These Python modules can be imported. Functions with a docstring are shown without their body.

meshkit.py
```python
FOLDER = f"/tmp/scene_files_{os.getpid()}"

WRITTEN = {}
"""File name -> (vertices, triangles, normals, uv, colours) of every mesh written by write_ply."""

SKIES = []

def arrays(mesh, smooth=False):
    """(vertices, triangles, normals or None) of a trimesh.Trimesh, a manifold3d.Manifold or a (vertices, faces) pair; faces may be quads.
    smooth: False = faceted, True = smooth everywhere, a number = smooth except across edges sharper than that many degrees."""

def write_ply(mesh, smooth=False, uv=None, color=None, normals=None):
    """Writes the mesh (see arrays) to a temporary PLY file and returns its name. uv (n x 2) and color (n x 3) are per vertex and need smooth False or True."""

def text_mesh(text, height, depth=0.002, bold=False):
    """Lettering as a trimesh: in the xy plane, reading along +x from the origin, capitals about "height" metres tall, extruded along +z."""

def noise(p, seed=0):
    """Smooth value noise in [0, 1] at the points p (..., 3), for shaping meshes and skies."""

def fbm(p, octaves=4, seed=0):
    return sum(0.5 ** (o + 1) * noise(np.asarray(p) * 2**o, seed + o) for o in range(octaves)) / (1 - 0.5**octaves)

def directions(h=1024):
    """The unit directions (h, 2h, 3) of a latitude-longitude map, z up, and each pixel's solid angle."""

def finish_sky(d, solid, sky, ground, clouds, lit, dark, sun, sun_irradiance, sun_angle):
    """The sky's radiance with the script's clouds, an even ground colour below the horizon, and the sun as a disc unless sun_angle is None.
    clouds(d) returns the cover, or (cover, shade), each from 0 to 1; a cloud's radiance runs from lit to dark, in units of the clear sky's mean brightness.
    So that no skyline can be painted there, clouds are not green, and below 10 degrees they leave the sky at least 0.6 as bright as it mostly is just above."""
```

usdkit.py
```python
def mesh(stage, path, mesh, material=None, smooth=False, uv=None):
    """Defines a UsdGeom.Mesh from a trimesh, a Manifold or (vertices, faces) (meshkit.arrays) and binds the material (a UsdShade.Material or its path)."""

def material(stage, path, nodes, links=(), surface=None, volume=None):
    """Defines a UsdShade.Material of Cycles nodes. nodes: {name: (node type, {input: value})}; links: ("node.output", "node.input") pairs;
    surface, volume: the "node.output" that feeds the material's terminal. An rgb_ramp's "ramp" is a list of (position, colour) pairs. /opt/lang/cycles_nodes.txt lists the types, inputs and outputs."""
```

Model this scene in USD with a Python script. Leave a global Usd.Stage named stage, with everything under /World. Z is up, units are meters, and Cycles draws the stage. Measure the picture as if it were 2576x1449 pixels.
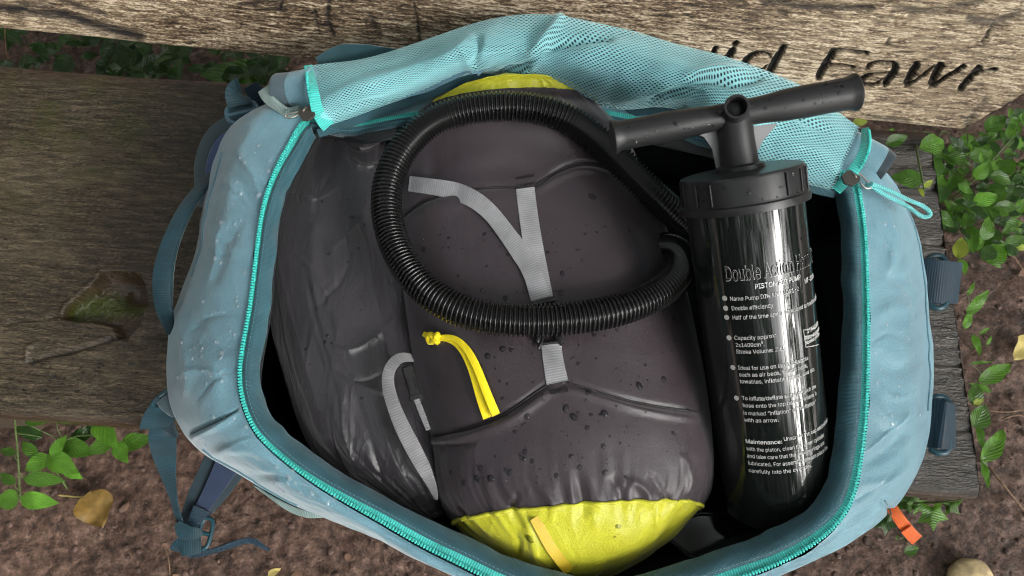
import math
import numpy as np
import trimesh, usdkit, meshkit
from scipy.interpolate import CubicSpline, LinearNDInterpolator, PchipInterpolator
from shapely.geometry import Polygon, LineString, Point
from shapely.ops import unary_union
import shapely
from pxr import Usd, UsdGeom, UsdLux, UsdShade, Gf, Sdf, Vt

stage = Usd.Stage.CreateInMemory()
UsdGeom.SetStageUpAxis(stage, UsdGeom.Tokens.z)
UsdGeom.SetStageMetersPerUnit(stage, 1.0)
UsdGeom.Xform.Define(stage, '/World')
UsdGeom.Scope.Define(stage, '/World/Looks')
pi = math.pi

# ---------------------------------------------------------------- camera, sky, sun, exposure
CAM_H, TILT, FPX = 1.35, math.radians(22.0), 1860.0
EXPOSURE = 2.82
SKY_STRENGTH = 0.10
SUN_INTENSITY = 0.12
SUN_ANGLE = 26.0
SUN_DIR = np.array([0.70, -0.58, 0.46]); SUN_DIR /= np.linalg.norm(SUN_DIR)

cam = UsdGeom.Camera.Define(stage, '/World/camera')
cam.AddTranslateOp().Set(Gf.Vec3d(0, 0, CAM_H))
cam.AddRotateXOp().Set(math.degrees(TILT))
cam.CreateHorizontalApertureAttr(36.0)
cam.CreateVerticalApertureAttr(36.0 * 9 / 16)
cam.CreateFocalLengthAttr(36.0 * FPX / 2576.0)
cam.CreateClippingRangeAttr(Gf.Vec2f(0.02, 500))
cam.CreateFStopAttr(18.0)
cam.CreateFocusDistanceAttr(0.62)
cam.CreateExposureAttr(EXPOSURE)

sun_el = math.asin(SUN_DIR[2]); sun_rot = math.atan2(SUN_DIR[0], SUN_DIR[1])
dome = UsdLux.DomeLight.Define(stage, '/World/sky')
skymat = usdkit.material(stage, '/World/Looks/overcast_sky', {
    'sky': ('sky_texture', {'sky_type': 'single_scattering', 'sun_disc': False, 'sun_elevation': sun_el, 'sun_rotation': sun_rot,
                            'altitude': 100.0, 'air_density': 1.0, 'aerosol_density': 3.0, 'ozone_density': 1.0}),
    'grey': ('hsv', {'saturation': 0.12, 'value': 1.0, 'fac': 1.0}),
    'tc': ('texture_coordinate', {}),
    'n': ('noise_texture', {'scale': 2.2, 'detail': 4.0, 'roughness': 0.55}),
    'r': ('map_range', {'from_min': 0.3, 'from_max': 0.7, 'to_min': 0.75, 'to_max': 1.15}),
    'm': ('mix', {'mix_type': 'multiply', 'fac': 1.0}),
    'bg': ('background_shader', {'strength': SKY_STRENGTH})},
    [('sky.color', 'grey.color'), ('tc.generated', 'n.vector'), ('n.fac', 'r.value'), ('grey.color', 'm.color1'), ('r.result', 'm.color2'), ('m.color', 'bg.color')],
    surface='bg.background')
UsdShade.MaterialBindingAPI.Apply(dome.GetPrim()).Bind(skymat)
dome.GetPrim().SetCustomDataByKey('kind', 'structure')
dome.GetPrim().SetCustomDataByKey('label', 'pale overcast sky above the woodland clearing')
sun = UsdLux.DistantLight.Define(stage, '/World/sun')
sun.CreateIntensityAttr(SUN_INTENSITY)
sun.CreateAngleAttr(SUN_ANGLE)
sun.CreateNormalizeAttr(True)
sun.CreateColorAttr(Gf.Vec3f(1.0, 0.97, 0.92))
zax = SUN_DIR; xax = np.cross([0, 1, 0.], zax); xax /= np.linalg.norm(xax); yax = np.cross(zax, xax)
sun.AddTransformOp().Set(Gf.Matrix4d(*xax, 0, *yax, 0, *zax, 0, 0, 0, 5, 1))

# ---------------------------------------------------------------- measuring helpers: photograph pixel (2576 wide) -> point at a height
CT, ST = math.cos(TILT), math.sin(TILT)
CAM = np.array([0, 0, CAM_H])
def ray(px, py):
    x = (np.asarray(px, float) - 1288.0) / FPX; y = (724.5 - np.asarray(py, float)) / FPX
    return np.stack([x, y * CT + ST, y * ST - CT], -1)
def P(px, py, z):
    d = ray(px, py); t = (np.asarray(z, float) - CAM_H) / d[..., 2]
    return CAM + d * t[..., None]
def PD(px, py, D):
    return CAM + ray(px, py) * np.asarray(D, float)[..., None]
def proj(v):
    q = np.asarray(v, float) - CAM
    D = q[..., 1] * ST - q[..., 2] * CT
    return np.stack([1288 + FPX * q[..., 0] / D, 724.5 - FPX * (q[..., 1] * CT + q[..., 2] * ST) / D, D], -1)
def pts(l):
    a = np.asarray(l, float); return P(a[:, 0], a[:, 1], a[:, 2])

# ---------------------------------------------------------------- scene helpers
used = {}
def numbered(parent, name):
    k = used.get((parent, name), 0); used[(parent, name)] = k + 1
    return name if k == 0 else f'{name}_{k:03d}'
origin = {'/World': np.zeros(3)}
def tag(prim, label=None, cat=None, group=None, kind=None):
    for k, v in (('label', label), ('category', cat), ('group', group), ('kind', kind)):
        if v: prim.SetCustomDataByKey(k, v)
    return prim
def thing(name, label, cat, loc=(0, 0, 0), group=None, kind=None):
    path = '/World/' + numbered('/World', name)
    x = UsdGeom.Xform.Define(stage, path); x.AddTranslateOp().Set(Gf.Vec3d(*map(float, loc)))
    origin[path] = np.asarray(loc, float)
    tag(x.GetPrim(), label, cat, group, kind)
    return path
def obj(name, mesh, mat, parent='/World', smooth=40, uv=None, label=None, cat=None, group=None, kind=None, prim=None):
    path = parent + '/' + numbered(parent, name)
    if isinstance(mesh, (tuple, list)): v, f = np.array(mesh[0], float), np.asarray(mesh[1])
    else: v, f = np.array(mesh.vertices), np.asarray(mesh.faces)
    off = origin[parent]; origin[path] = off
    if uv is not None: smooth = True
    m = usdkit.mesh(stage, path, (v - off, f), mat, smooth=smooth, uv=uv)
    tag(m.GetPrim(), label, cat, group, kind)
    if prim:
        api = UsdGeom.PrimvarsAPI(m)
        for k, a in prim.items():
            api.CreatePrimvar(k, Sdf.ValueTypeNames.FloatArray, 'vertex').Set(Vt.FloatArray.FromNumpy(np.asarray(a, np.float32)))
    return path

def curve(p, n, closed=False, soft=False):
    p = np.asarray(p, float)
    if closed: p = np.vstack([p, p[:1]])
    d = np.r_[0, np.cumsum(np.linalg.norm(np.diff(p[:, :min(3, p.shape[1])], axis=0), axis=1) ** 0.7)]
    t = np.linspace(0, d[-1], n, endpoint=not closed)
    if soft: return PchipInterpolator(d, p)(t)
    return CubicSpline(d, p, bc_type='periodic' if closed else 'natural')(t)
def even(p, n=None, step=None):
    d = np.r_[0, np.cumsum(np.linalg.norm(np.diff(p, axis=0), axis=1))]
    if n is None: n = max(2, int(d[-1] / step))
    t = np.linspace(0, d[-1], n)
    return np.stack([np.interp(t, d, c) for c in p.T], 1)
def gridf(n, m, cu=False, cv=False, off=0):
    i, j = np.meshgrid(np.arange(n if cu else n - 1), np.arange(m if cv else m - 1), indexing='ij')
    i2, j2 = (i + 1) % n, (j + 1) % m
    return off + np.stack([i * m + j, i2 * m + j, i2 * m + j2, i * m + j2], -1).reshape(-1, 4)
def q2t(f): f = np.asarray(f); return np.vstack([f[:, [0, 1, 2]], f[:, [0, 2, 3]]])
def join(ms):
    V, F, o = [], [], 0
    for m in ms:
        if isinstance(m, (tuple, list)): v, f = np.asarray(m[0], float), np.asarray(m[1])
        else: v, f = np.asarray(m.vertices), np.asarray(m.faces)
        if f.shape[1] == 4: f = q2t(f)
        V.append(v); F.append(f + o); o += len(v)
    return np.vstack(V), np.vstack(F)
def unit(v): v = np.asarray(v, float); return v / np.maximum(np.linalg.norm(v, axis=-1, keepdims=True), 1e-12)
def frames(p, up=None):
    t = unit(np.gradient(p, axis=0))
    if up is None:
        a = np.cross(t[0], [0.13, 0.2, 1.0]); a = unit(a); A = [a]
        for k in range(1, len(p)):
            a = a - t[k] * (a @ t[k]); a = unit(a); A.append(a)
        A = np.array(A); return t, A, np.cross(t, A)
    s = unit(np.cross(t, up)); return t, s, np.cross(s, t)
def tube(p, r, sides=10, caps=True, up=None):
    p = np.asarray(p, float); t, a, b = frames(p, up)
    ang = np.arange(sides) * 2 * pi / sides
    r = np.broadcast_to(r, (len(p),))
    V = p[:, None] + r[:, None, None] * (np.cos(ang)[None, :, None] * a[:, None] + np.sin(ang)[None, :, None] * b[:, None])
    F = q2t(gridf(len(p), sides, cv=True)); V = V.reshape(-1, 3)
    if caps:
        n = len(V); V = np.vstack([V, p[0], p[-1]]); j = np.arange(sides); l = (len(p) - 1) * sides
        F = np.vstack([F, np.stack([np.full(sides, n), j, (j + 1) % sides], 1)[:, ::1], np.stack([np.full(sides, n + 1), l + (j + 1) % sides, l + j], 1)])
    return V, F
def ribbon(p, width, normal, thick=0.0015):
    """a strap: rounded flat section swept along p; normal = the direction its face looks"""
    p = np.asarray(p, float); t = unit(np.gradient(p, axis=0))
    normal = np.broadcast_to(normal, p.shape); s = unit(np.cross(t, normal)); n = np.cross(s, t)
    w = np.broadcast_to(width, (len(p),))[:, None, None] / 2
    sec = np.array([(-1, 0), (-.96, .5), (-.33, .56), (.33, .56), (.96, .5), (1, 0), (.96, -.5), (.33, -.56), (-.33, -.56), (-.96, -.5)])
    V = p[:, None] + sec[None, :, 0:1] * w * s[:, None] + sec[None, :, 1:2] * thick * n[:, None]
    m = len(sec); F = gridf(len(p), m, cv=True); V = V.reshape(-1, 3); l = (len(p) - 1) * m
    cap = np.array([[0, 1, 9, 9], [1, 2, 8, 9], [2, 3, 7, 8], [3, 4, 6, 7], [4, 5, 6, 6]])
    return V, np.vstack([q2t(F), q2t(cap)[:, ::-1], q2t(cap + l)])
def ribuv(p, m=10):
    d = np.r_[0, np.cumsum(np.linalg.norm(np.diff(p, axis=0), axis=1))]
    return np.stack([np.repeat(d, m), np.tile(np.linspace(0, 1, m), len(p))], 1)
def strap(name, px, wpx, mat, parent, n=40, twist=0, thick=0.0016, surf=None, off=0.001, soft=False, **kw):
    """px: list of (x, y, z) or (x, y) on a surface; width in photo pixels"""
    a = np.asarray(px, float)
    if surf is not None:
        c = even(curve(a, n * 3, soft=soft), n); p = surf(c[:, 0], c[:, 1], off)
        for _ in range(6): p[1:-1] = (p[:-2] + 2 * p[1:-1] + p[2:]) / 4
    else: p = even(curve(pts(a), n * 3, soft=soft), n)
    D = proj(p)[:, 2]
    w = np.interp(np.linspace(0, 1, n), np.linspace(0, 1, np.size(wpx)), np.atleast_1d(wpx)) * D / FPX
    tw = np.radians(np.interp(np.linspace(0, 1, n), np.linspace(0, 1, np.size(twist)), np.atleast_1d(twist)))
    t = unit(np.gradient(p, axis=0)); view = unit(CAM - p); s = unit(np.cross(t, view)); nn = np.cross(s, t)
    normal = np.cos(tw)[:, None] * nn + np.sin(tw)[:, None] * s
    return obj(name, ribbon(p, w, normal, thick), mat, parent, **kw)
def lathe(profile, sides=48, close=True):
    """profile: (r, z) list -> mesh about +z"""
    pr = np.asarray(profile, float); a = np.arange(sides) * 2 * pi / sides
    V = np.stack([pr[:, 0:1] * np.cos(a), pr[:, 0:1] * np.sin(a), np.broadcast_to(pr[:, 1:2], (len(pr), sides))], -1).reshape(-1, 3)
    return V, q2t(gridf(len(pr), sides, cv=True)[:, ::-1])
def box(sx, sy, sz, ch=0.0):
    m = trimesh.creation.box((sx, sy, sz))
    if ch:
        v = []
        for x in (-1, 1):
            for y in (-1, 1):
                for z in (-1, 1):
                    v += [(x * sx / 2, y * (sy / 2 - ch), z * (sz / 2 - ch)), (x * (sx / 2 - ch), y * sy / 2, z * (sz / 2 - ch)), (x * (sx / 2 - ch), y * (sy / 2 - ch), z * sz / 2)]
        m = trimesh.Trimesh(v, []).convex_hull if False else trimesh.convex.convex_hull(np.array(v))
    return np.array(m.vertices), np.array(m.faces)
def place(m, o, x, y, z):
    """local mesh -> frame with origin o and axes x, y, z"""
    v = np.asarray(m[0]); return o + v[:, 0:1] * x + v[:, 1:2] * y + v[:, 2:3] * z, m[1]
def extr(poly, h, zfun=None):
    m = trimesh.creation.extrude_polygon(poly, h, engine='earcut'); return np.array(m.vertices), np.array(m.faces)
def vnorm(V):
    """normals of a vertex grid n x m x 3"""
    return unit(np.cross(np.gradient(V, axis=0), np.gradient(V, axis=1)))
def segdist(q, line):
    """distance of 2-d points q to a polyline"""
    q = np.asarray(q, float); best = np.full(q.shape[:-1], 1e9)
    for a, b in zip(np.asarray(line[:-1], float), np.asarray(line[1:], float)):
        ab = b - a; t = np.clip(((q - a) @ ab) / (ab @ ab), 0, 1)
        best = np.minimum(best, np.linalg.norm(q - (a + t[..., None] * ab), axis=-1))
    return best
def creases(V, N, lines):
    """folds: each (polyline in photo pixels, height in m, width in pixels)"""
    q = proj(V)[..., :2]; h = np.zeros(V.shape[:-1])
    for l, amp, w in lines:
        c = curve(np.asarray(l, float), 14) if len(l) > 2 else np.asarray(l, float)
        a = c[0]; d = c[-1] - a; t = np.clip(((q - a) @ d) / (d @ d), 0, 1)
        sd_ = segdist(q, c)
        h += amp * (np.exp(-(sd_ / w) ** 2) if w > 0 else np.exp(-1.25 * np.abs(sd_ / w))) * (0.35 + 0.65 * np.sin(pi * np.clip(0.1 + t * 0.85, 0, 1)))
    return V + h[..., None] * N
def surface(V):
    """reads a surface's depth at a photograph pixel, so that straps lie on it"""
    q = proj(V.reshape(-1, 3)); f = LinearNDInterpolator(q[:, :2], q[:, 2])
    def at(px, py, off=0.0):
        D = f(px, py); D = np.where(np.isnan(D), np.nanmean(D), D)
        return PD(px, py, D - off)
    at.depth = f
    return at
noise, fbm = meshkit.noise, meshkit.fbm
def ridged(p, seed=0, octaves=3):
    o = 0
    for k in range(octaves): o = o + 0.5 ** k * (1 - np.abs(2 * noise(np.asarray(p) * 2 ** k, seed + k) - 1))
    return o / (2 - 0.5 ** (octaves - 1))

# ---------------------------------------------------------------- materials
def fabric(name, col, rough=0.6, sheen=0.25, var=0.18, weave=900.0, bump=0.35, wet=0.0, spec=0.4, grain=0.0, crinkle=0.0, cscale=(22.0, 14.0, 22.0), dist=0.0004):
    col = np.array(col)
    nodes = {'g': ('geometry', {}), 'n': ('noise_texture', {'scale': 14.0, 'detail': 4.0, 'roughness': 0.6}),
             'w': ('noise_texture', {'scale': weave, 'detail': 1.0}),
             'w2': ('noise_texture', {'scale': 60.0, 'detail': 3.0}),
             'r': ('rgb_ramp', {'ramp': [(0.3, col * (1 - var)), (0.5, col), (0.72, np.minimum(1, col * (1 + var)))]}),
             'rr': ('map_range', {'from_min': 0.35, 'from_max': 0.65, 'to_min': rough - wet, 'to_max': rough + 0.08, 'clamp': True}),
             'add': ('math', {'math_type': 'multiply_add', 'value2': 0.6}),
             'b': ('bump', {'strength': bump, 'distance': dist}),
             'p': ('principled_bsdf', {'sheen_weight': sheen, 'sheen_roughness': 0.4, 'specular_ior_level': spec})}
    links = [('g.position', 'n.vector'), ('g.position', 'w.vector'), ('g.position', 'w2.vector'), ('n.fac', 'r.fac'), ('n.fac', 'rr.value'),
             ('w2.fac', 'add.value1'), ('w.fac', 'add.value3'), ('add.value', 'b.height'), ('b.normal', 'p.normal'), ('r.color', 'p.base_color'), ('rr.result', 'p.roughness')]
    nodes['w3'] = ('noise_texture', {'scale': 240.0, 'detail': 2.0}); nodes['ad3'] = ('math', {'math_type': 'multiply_add', 'value2': 0.5})
    links = [l for l in links if l[0] != 'add.value'] + [('g.position', 'w3.vector'), ('w3.fac', 'ad3.value1'), ('add.value', 'ad3.value3'), ('ad3.value', 'b.height')]
    if grain:
        nodes.update({'gr': ('map_range', {'from_min': 0.36, 'from_max': 0.64, 'to_min': 1 - grain, 'to_max': 1 + grain}), 'gm': ('mix', {'mix_type': 'multiply', 'fac': 1.0})})
        links = [l for l in links if l[0] != 'r.color'] + [('w.fac', 'gr.value'), ('r.color', 'gm.color1'), ('gr.result', 'gm.color2'), ('gm.color', 'p.base_color')]
    if crinkle:
        nodes.update({'cm': ('mapping', {'scale': cscale}), 'cn': ('noise_texture', {'type': 'ridged_multifractal', 'scale': 1.0, 'detail': 3.0, 'roughness': 0.45, 'distortion': 0.9, 'offset': 1.0, 'gain': 1.4}), 'b2': ('bump', {'strength': crinkle, 'distance': 0.004})})
        links += [('g.position', 'cm.vector'), ('cm.vector', 'cn.vector'), ('cn.fac', 'b2.height'), ('b2.normal', 'b.normal')]
    return usdkit.material(stage, '/World/Looks/' + name, nodes, links, surface='p.BSDF')
def plain(name, col, rough=0.5, metal=0.0, spec=0.5, bump=0.0, scale=200.0, var=0.0, coat=0.0):
    col = np.array(col)
    nodes = {'g': ('geometry', {}), 'n': ('noise_texture', {'scale': scale, 'detail': 3.0}),
             'r': ('rgb_ramp', {'ramp': [(0.3, col * (1 - var)), (0.7, np.minimum(1, col * (1 + var)))]}),
             'b': ('bump', {'strength': bump, 'distance': 0.0004}),
             'p': ('principled_bsdf', {'roughness': rough, 'metallic': metal, 'specular_ior_level': spec, 'coat_weight': coat})}
    links = [('g.position', 'n.vector'), ('n.fac', 'r.fac'), ('r.color', 'p.base_color')]
    if bump: links += [('n.fac', 'b.height'), ('b.normal', 'p.normal')]
    return usdkit.material(stage, '/World/Looks/' + name, nodes, links, surface='p.BSDF')
def webbing(name, col, pitch=0.0011, rough=0.6, depth=0.5, sheen=0.2, lo=0.62):
    """ribbed strap: ribs across its length (needs uv: metres along, 0..1 across)"""
    col = np.array(col)
    nodes = {'tc': ('texture_coordinate', {}), 'sx': ('separate_xyz', {}), 'm': ('math', {'math_type': 'multiply', 'value2': 2 * pi / pitch}), 's': ('math', {'math_type': 'sine'}),
             'mr': ('map_range', {'from_min': -1.0, 'from_max': 1.0, 'to_min': 0.0, 'to_max': 1.0}),
             'g': ('geometry', {}), 'n': ('noise_texture', {'scale': 40.0, 'detail': 3.0}),
             'r': ('rgb_ramp', {'ramp': [(0.0, col * lo), (0.6, col), (1.0, np.minimum(1, col * 1.15))]}),
             'v': ('map_range', {'from_min': 0.3, 'from_max': 0.7, 'to_min': 0.72, 'to_max': 1.12}), 'mm': ('mix', {'mix_type': 'multiply', 'fac': 1.0}),
             'b': ('bump', {'strength': depth, 'distance': 0.0005}), 'p': ('principled_bsdf', {'roughness': rough, 'sheen_weight': sheen, 'specular_ior_level': 0.35})}
    links = [('tc.UV', 'sx.vector'), ('sx.x', 'm.value1'), ('m.value', 's.value1'), ('s.value', 'mr.value'), ('mr.result', 'r.fac'), ('mr.result', 'b.height'), ('g.position', 'n.vector'),
             ('n.fac', 'v.value'), ('r.color', 'mm.color1'), ('v.result', 'mm.color2'), ('mm.color', 'p.base_color'), ('b.normal', 'p.normal')]
    return usdkit.material(stage, '/World/Looks/' + name, nodes, links, surface='p.BSDF')

M = {}
M['shell'] = fabric('wet_blue_canvas', (0.122, 0.24, 0.292), rough=0.5, sheen=0.3, var=0.16, weave=900, bump=0.6, dist=0.0006, wet=0.15, grain=0.10, crinkle=0.05, cscale=(16., 16., 16.))
M['shell_dark'] = fabric('blue_grey_canvas', (0.10, 0.20, 0.26), rough=0.6, var=0.12)
M['mesh'] = fabric('pale_teal_mesh', (0.215, 0.49, 0.52), rough=0.6, sheen=0.35, var=0.14, weave=1500, bump=0.2)
M['backing'] = fabric('deep_teal_backing', (0.010, 0.055, 0.068), rough=0.7, var=0.25)
M['lining'] = fabric('dark_teal_lining', (0.010, 0.042, 0.052), rough=0.7, var=0.2)
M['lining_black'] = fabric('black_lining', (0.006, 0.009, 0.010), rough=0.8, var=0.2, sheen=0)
M['binding'] = webbing('dark_teal_binding', (0.020, 0.085, 0.110), pitch=0.0012)
M['ziptape'] = webbing('turquoise_zip_tape', (0.05, 0.48, 0.43), pitch=0.0022, depth=0.4)
M['tooth'] = plain('turquoise_zip_plastic', (0.045, 0.46, 0.41), rough=0.35, var=0.08)
M['strap_teal'] = webbing('teal_webbing', (0.008, 0.036, 0.050), pitch=0.0024, sheen=0.06, depth=0.35)
M['strap_navy'] = webbing('navy_webbing', (0.006, 0.026, 0.044), pitch=0.0024, depth=0.5, sheen=0.06)
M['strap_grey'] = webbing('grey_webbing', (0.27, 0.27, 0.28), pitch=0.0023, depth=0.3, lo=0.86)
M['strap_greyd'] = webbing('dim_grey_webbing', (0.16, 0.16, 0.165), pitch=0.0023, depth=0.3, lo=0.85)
M['strap_cream'] = webbing('pale_webbing', (0.24, 0.33, 0.31), pitch=0.0016)
M['orange'] = webbing('orange_webbing', (0.80, 0.13, 0.008), pitch=0.0015)
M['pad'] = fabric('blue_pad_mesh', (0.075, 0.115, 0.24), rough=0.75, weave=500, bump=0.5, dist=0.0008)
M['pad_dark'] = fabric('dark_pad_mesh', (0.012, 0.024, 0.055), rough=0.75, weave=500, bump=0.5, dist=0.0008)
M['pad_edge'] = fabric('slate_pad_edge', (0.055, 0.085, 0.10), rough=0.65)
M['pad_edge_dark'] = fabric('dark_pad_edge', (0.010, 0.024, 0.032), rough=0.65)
M['sack'] = fabric('brown_black_nylon', (0.029, 0.0215, 0.0255), rough=0.40, sheen=0.25, var=0.1, weave=900, bump=0.5, spec=0.5, wet=0.08, grain=0.08, crinkle=0.10, cscale=(14., 9., 14.))
M['ripstop'] = fabric('charcoal_ripstop', (0.019, 0.017, 0.020), rough=0.42, sheen=0.25, var=0.12, weave=700, bump=0.5, spec=0.55, wet=0.06, grain=0.14, crinkle=0.22, cscale=(44., 12., 36.))
M['yellow'] = fabric('lime_yellow_nylon', (0.46, 0.45, 0.026), rough=0.42, sheen=0.15, var=0.09, weave=700, bump=0.5, grain=0.07, crinkle=0.16, cscale=(30., 14., 20.))
M['cord_yellow'] = fabric('yellow_tape', (0.82, 0.66, 0.012), rough=0.6, sheen=0.1, var=0.06, weave=1500)
M['hose'] = plain('black_hose_plastic', (0.004, 0.004, 0.004), rough=0.12, spec=0.7)
M['gloss_black'] = plain('gloss_black_plastic', (0.006, 0.006, 0.006), rough=0.1, spec=0.6)
M['matte_black'] = plain('matte_black_plastic', (0.009, 0.009, 0.0095), rough=0.42, spec=0.45, bump=0.12, scale=900, var=0.1)
M['collar'] = plain('satin_black_plastic', (0.008, 0.008, 0.0085), rough=0.36, spec=0.45, bump=0.06, scale=500)
M['hole'] = plain('bore_black', (0.003, 0.003, 0.003), rough=0.6)
M['guard'] = plain('grey_plastic', (0.17, 0.17, 0.175), rough=0.4)
M['stripe'] = fabric('orange_yellow_stripe', (0.52, 0.36, 0.014), rough=0.45, sheen=0.1)
M['print'] = plain('white_print', (0.42, 0.42, 0.41), rough=0.5)
M['bullet'] = plain('silver_print', (0.42, 0.41, 0.38), rough=0.5)
M['print_black'] = plain('black_print', (0.006, 0.006, 0.006), rough=0.1)
M['metal'] = plain('nickel', (0.55, 0.52, 0.47), rough=0.22, metal=1.0)
M['dark_metal'] = plain('gunmetal', (0.045, 0.042, 0.038), rough=0.32, metal=0.3, spec=0.6)
M['buckle_blue'] = plain('slate_blue_plastic', (0.045, 0.10, 0.135), rough=0.3)
M['buckle_navy'] = plain('navy_plastic', (0.012, 0.045, 0.06), rough=0.3)
M['buckle_black'] = plain('buckle_black_plastic', (0.010, 0.010, 0.010), rough=0.25)
M['thread'] = plain('dark_thread', (0.012, 0.010, 0.011), rough=0.7)
M['thread_teal'] = plain('pale_thread', (0.07, 0.19, 0.22), rough=0.7)
M['cord'] = webbing('turquoise_cord', (0.11, 0.45, 0.45), pitch=0.0014)
M['water'] = usdkit.material(stage, '/World/Looks/water_drop', {'f': ('fresnel', {'IOR': 1.33}), 'k': ('math', {'math_type': 'multiply_add', 'value2': 0.8, 'value3': 0.03}), 'df': ('diffuse_bsdf', {'color': (0.85, 0.9, 0.92)}), 'm0': ('mix_closure', {'fac': 0.09}), 't': ('transparent_bsdf', {'color': (0.97, 0.98, 0.99)}), 'g': ('glossy_bsdf', {'color': (1, 1, 1), 'roughness': 0.03}), 'm': ('mix_closure', {})},
    [('f.fac', 'k.value1'), ('k.value', 'm.fac'), ('t.BSDF', 'm0.closure1'), ('df.BSDF', 'm0.closure2'), ('m0.closure', 'm.closure1'), ('g.BSDF', 'm.closure2')], surface='m.closure')
M['water_clear'] = usdkit.material(stage, '/World/Looks/clear_drop', {'f': ('fresnel', {'IOR': 1.33}), 't': ('transparent_bsdf', {'color': (0.72, 0.74, 0.76)}), 'g': ('glossy_bsdf', {'color': (1, 1, 1), 'roughness': 0.03}), 'm': ('mix_closure', {})},
    [('f.fac', 'm.fac'), ('t.BSDF', 'm.closure1'), ('g.BSDF', 'm.closure2')], surface='m.closure')
M['barrel'] = usdkit.material(stage, '/World/Looks/scuffed_gloss_black', {
    'tc': ('texture_coordinate', {}), 'mp': ('mapping', {'scale': (70.0, 1.6, 1.0)}), 'n': ('noise_texture', {'scale': 1.0, 'detail': 3.0, 'roughness': 0.65}),
    'mp2': ('mapping', {'scale': (420.0, 14.0, 1.0)}), 'n2': ('noise_texture', {'scale': 1.0, 'detail': 2.0}),
    'a': ('math', {'math_type': 'multiply_add', 'value2': 0.07}), 'b': ('bump', {'strength': 0.24, 'distance': 0.0014}),
    'rr': ('map_range', {'from_min': 0.4, 'from_max': 0.7, 'to_min': 0.06, 'to_max': 0.17}),
    'p': ('principled_bsdf', {'base_color': (0.0045, 0.0055, 0.005), 'specular_ior_level': 0.6})},
    [('tc.UV', 'mp.vector'), ('mp.vector', 'n.vector'), ('tc.UV', 'mp2.vector'), ('mp2.vector', 'n2.vector'), ('n2.fac', 'a.value1'), ('n.fac', 'a.value3'), ('a.value', 'b.height'), ('b.normal', 'p.normal'), ('n2.fac', 'rr.value'), ('rr.result', 'p.roughness')], surface='p.BSDF')

# ================================================================ THE SETTING
rng = np.random.default_rng(7)
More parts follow.
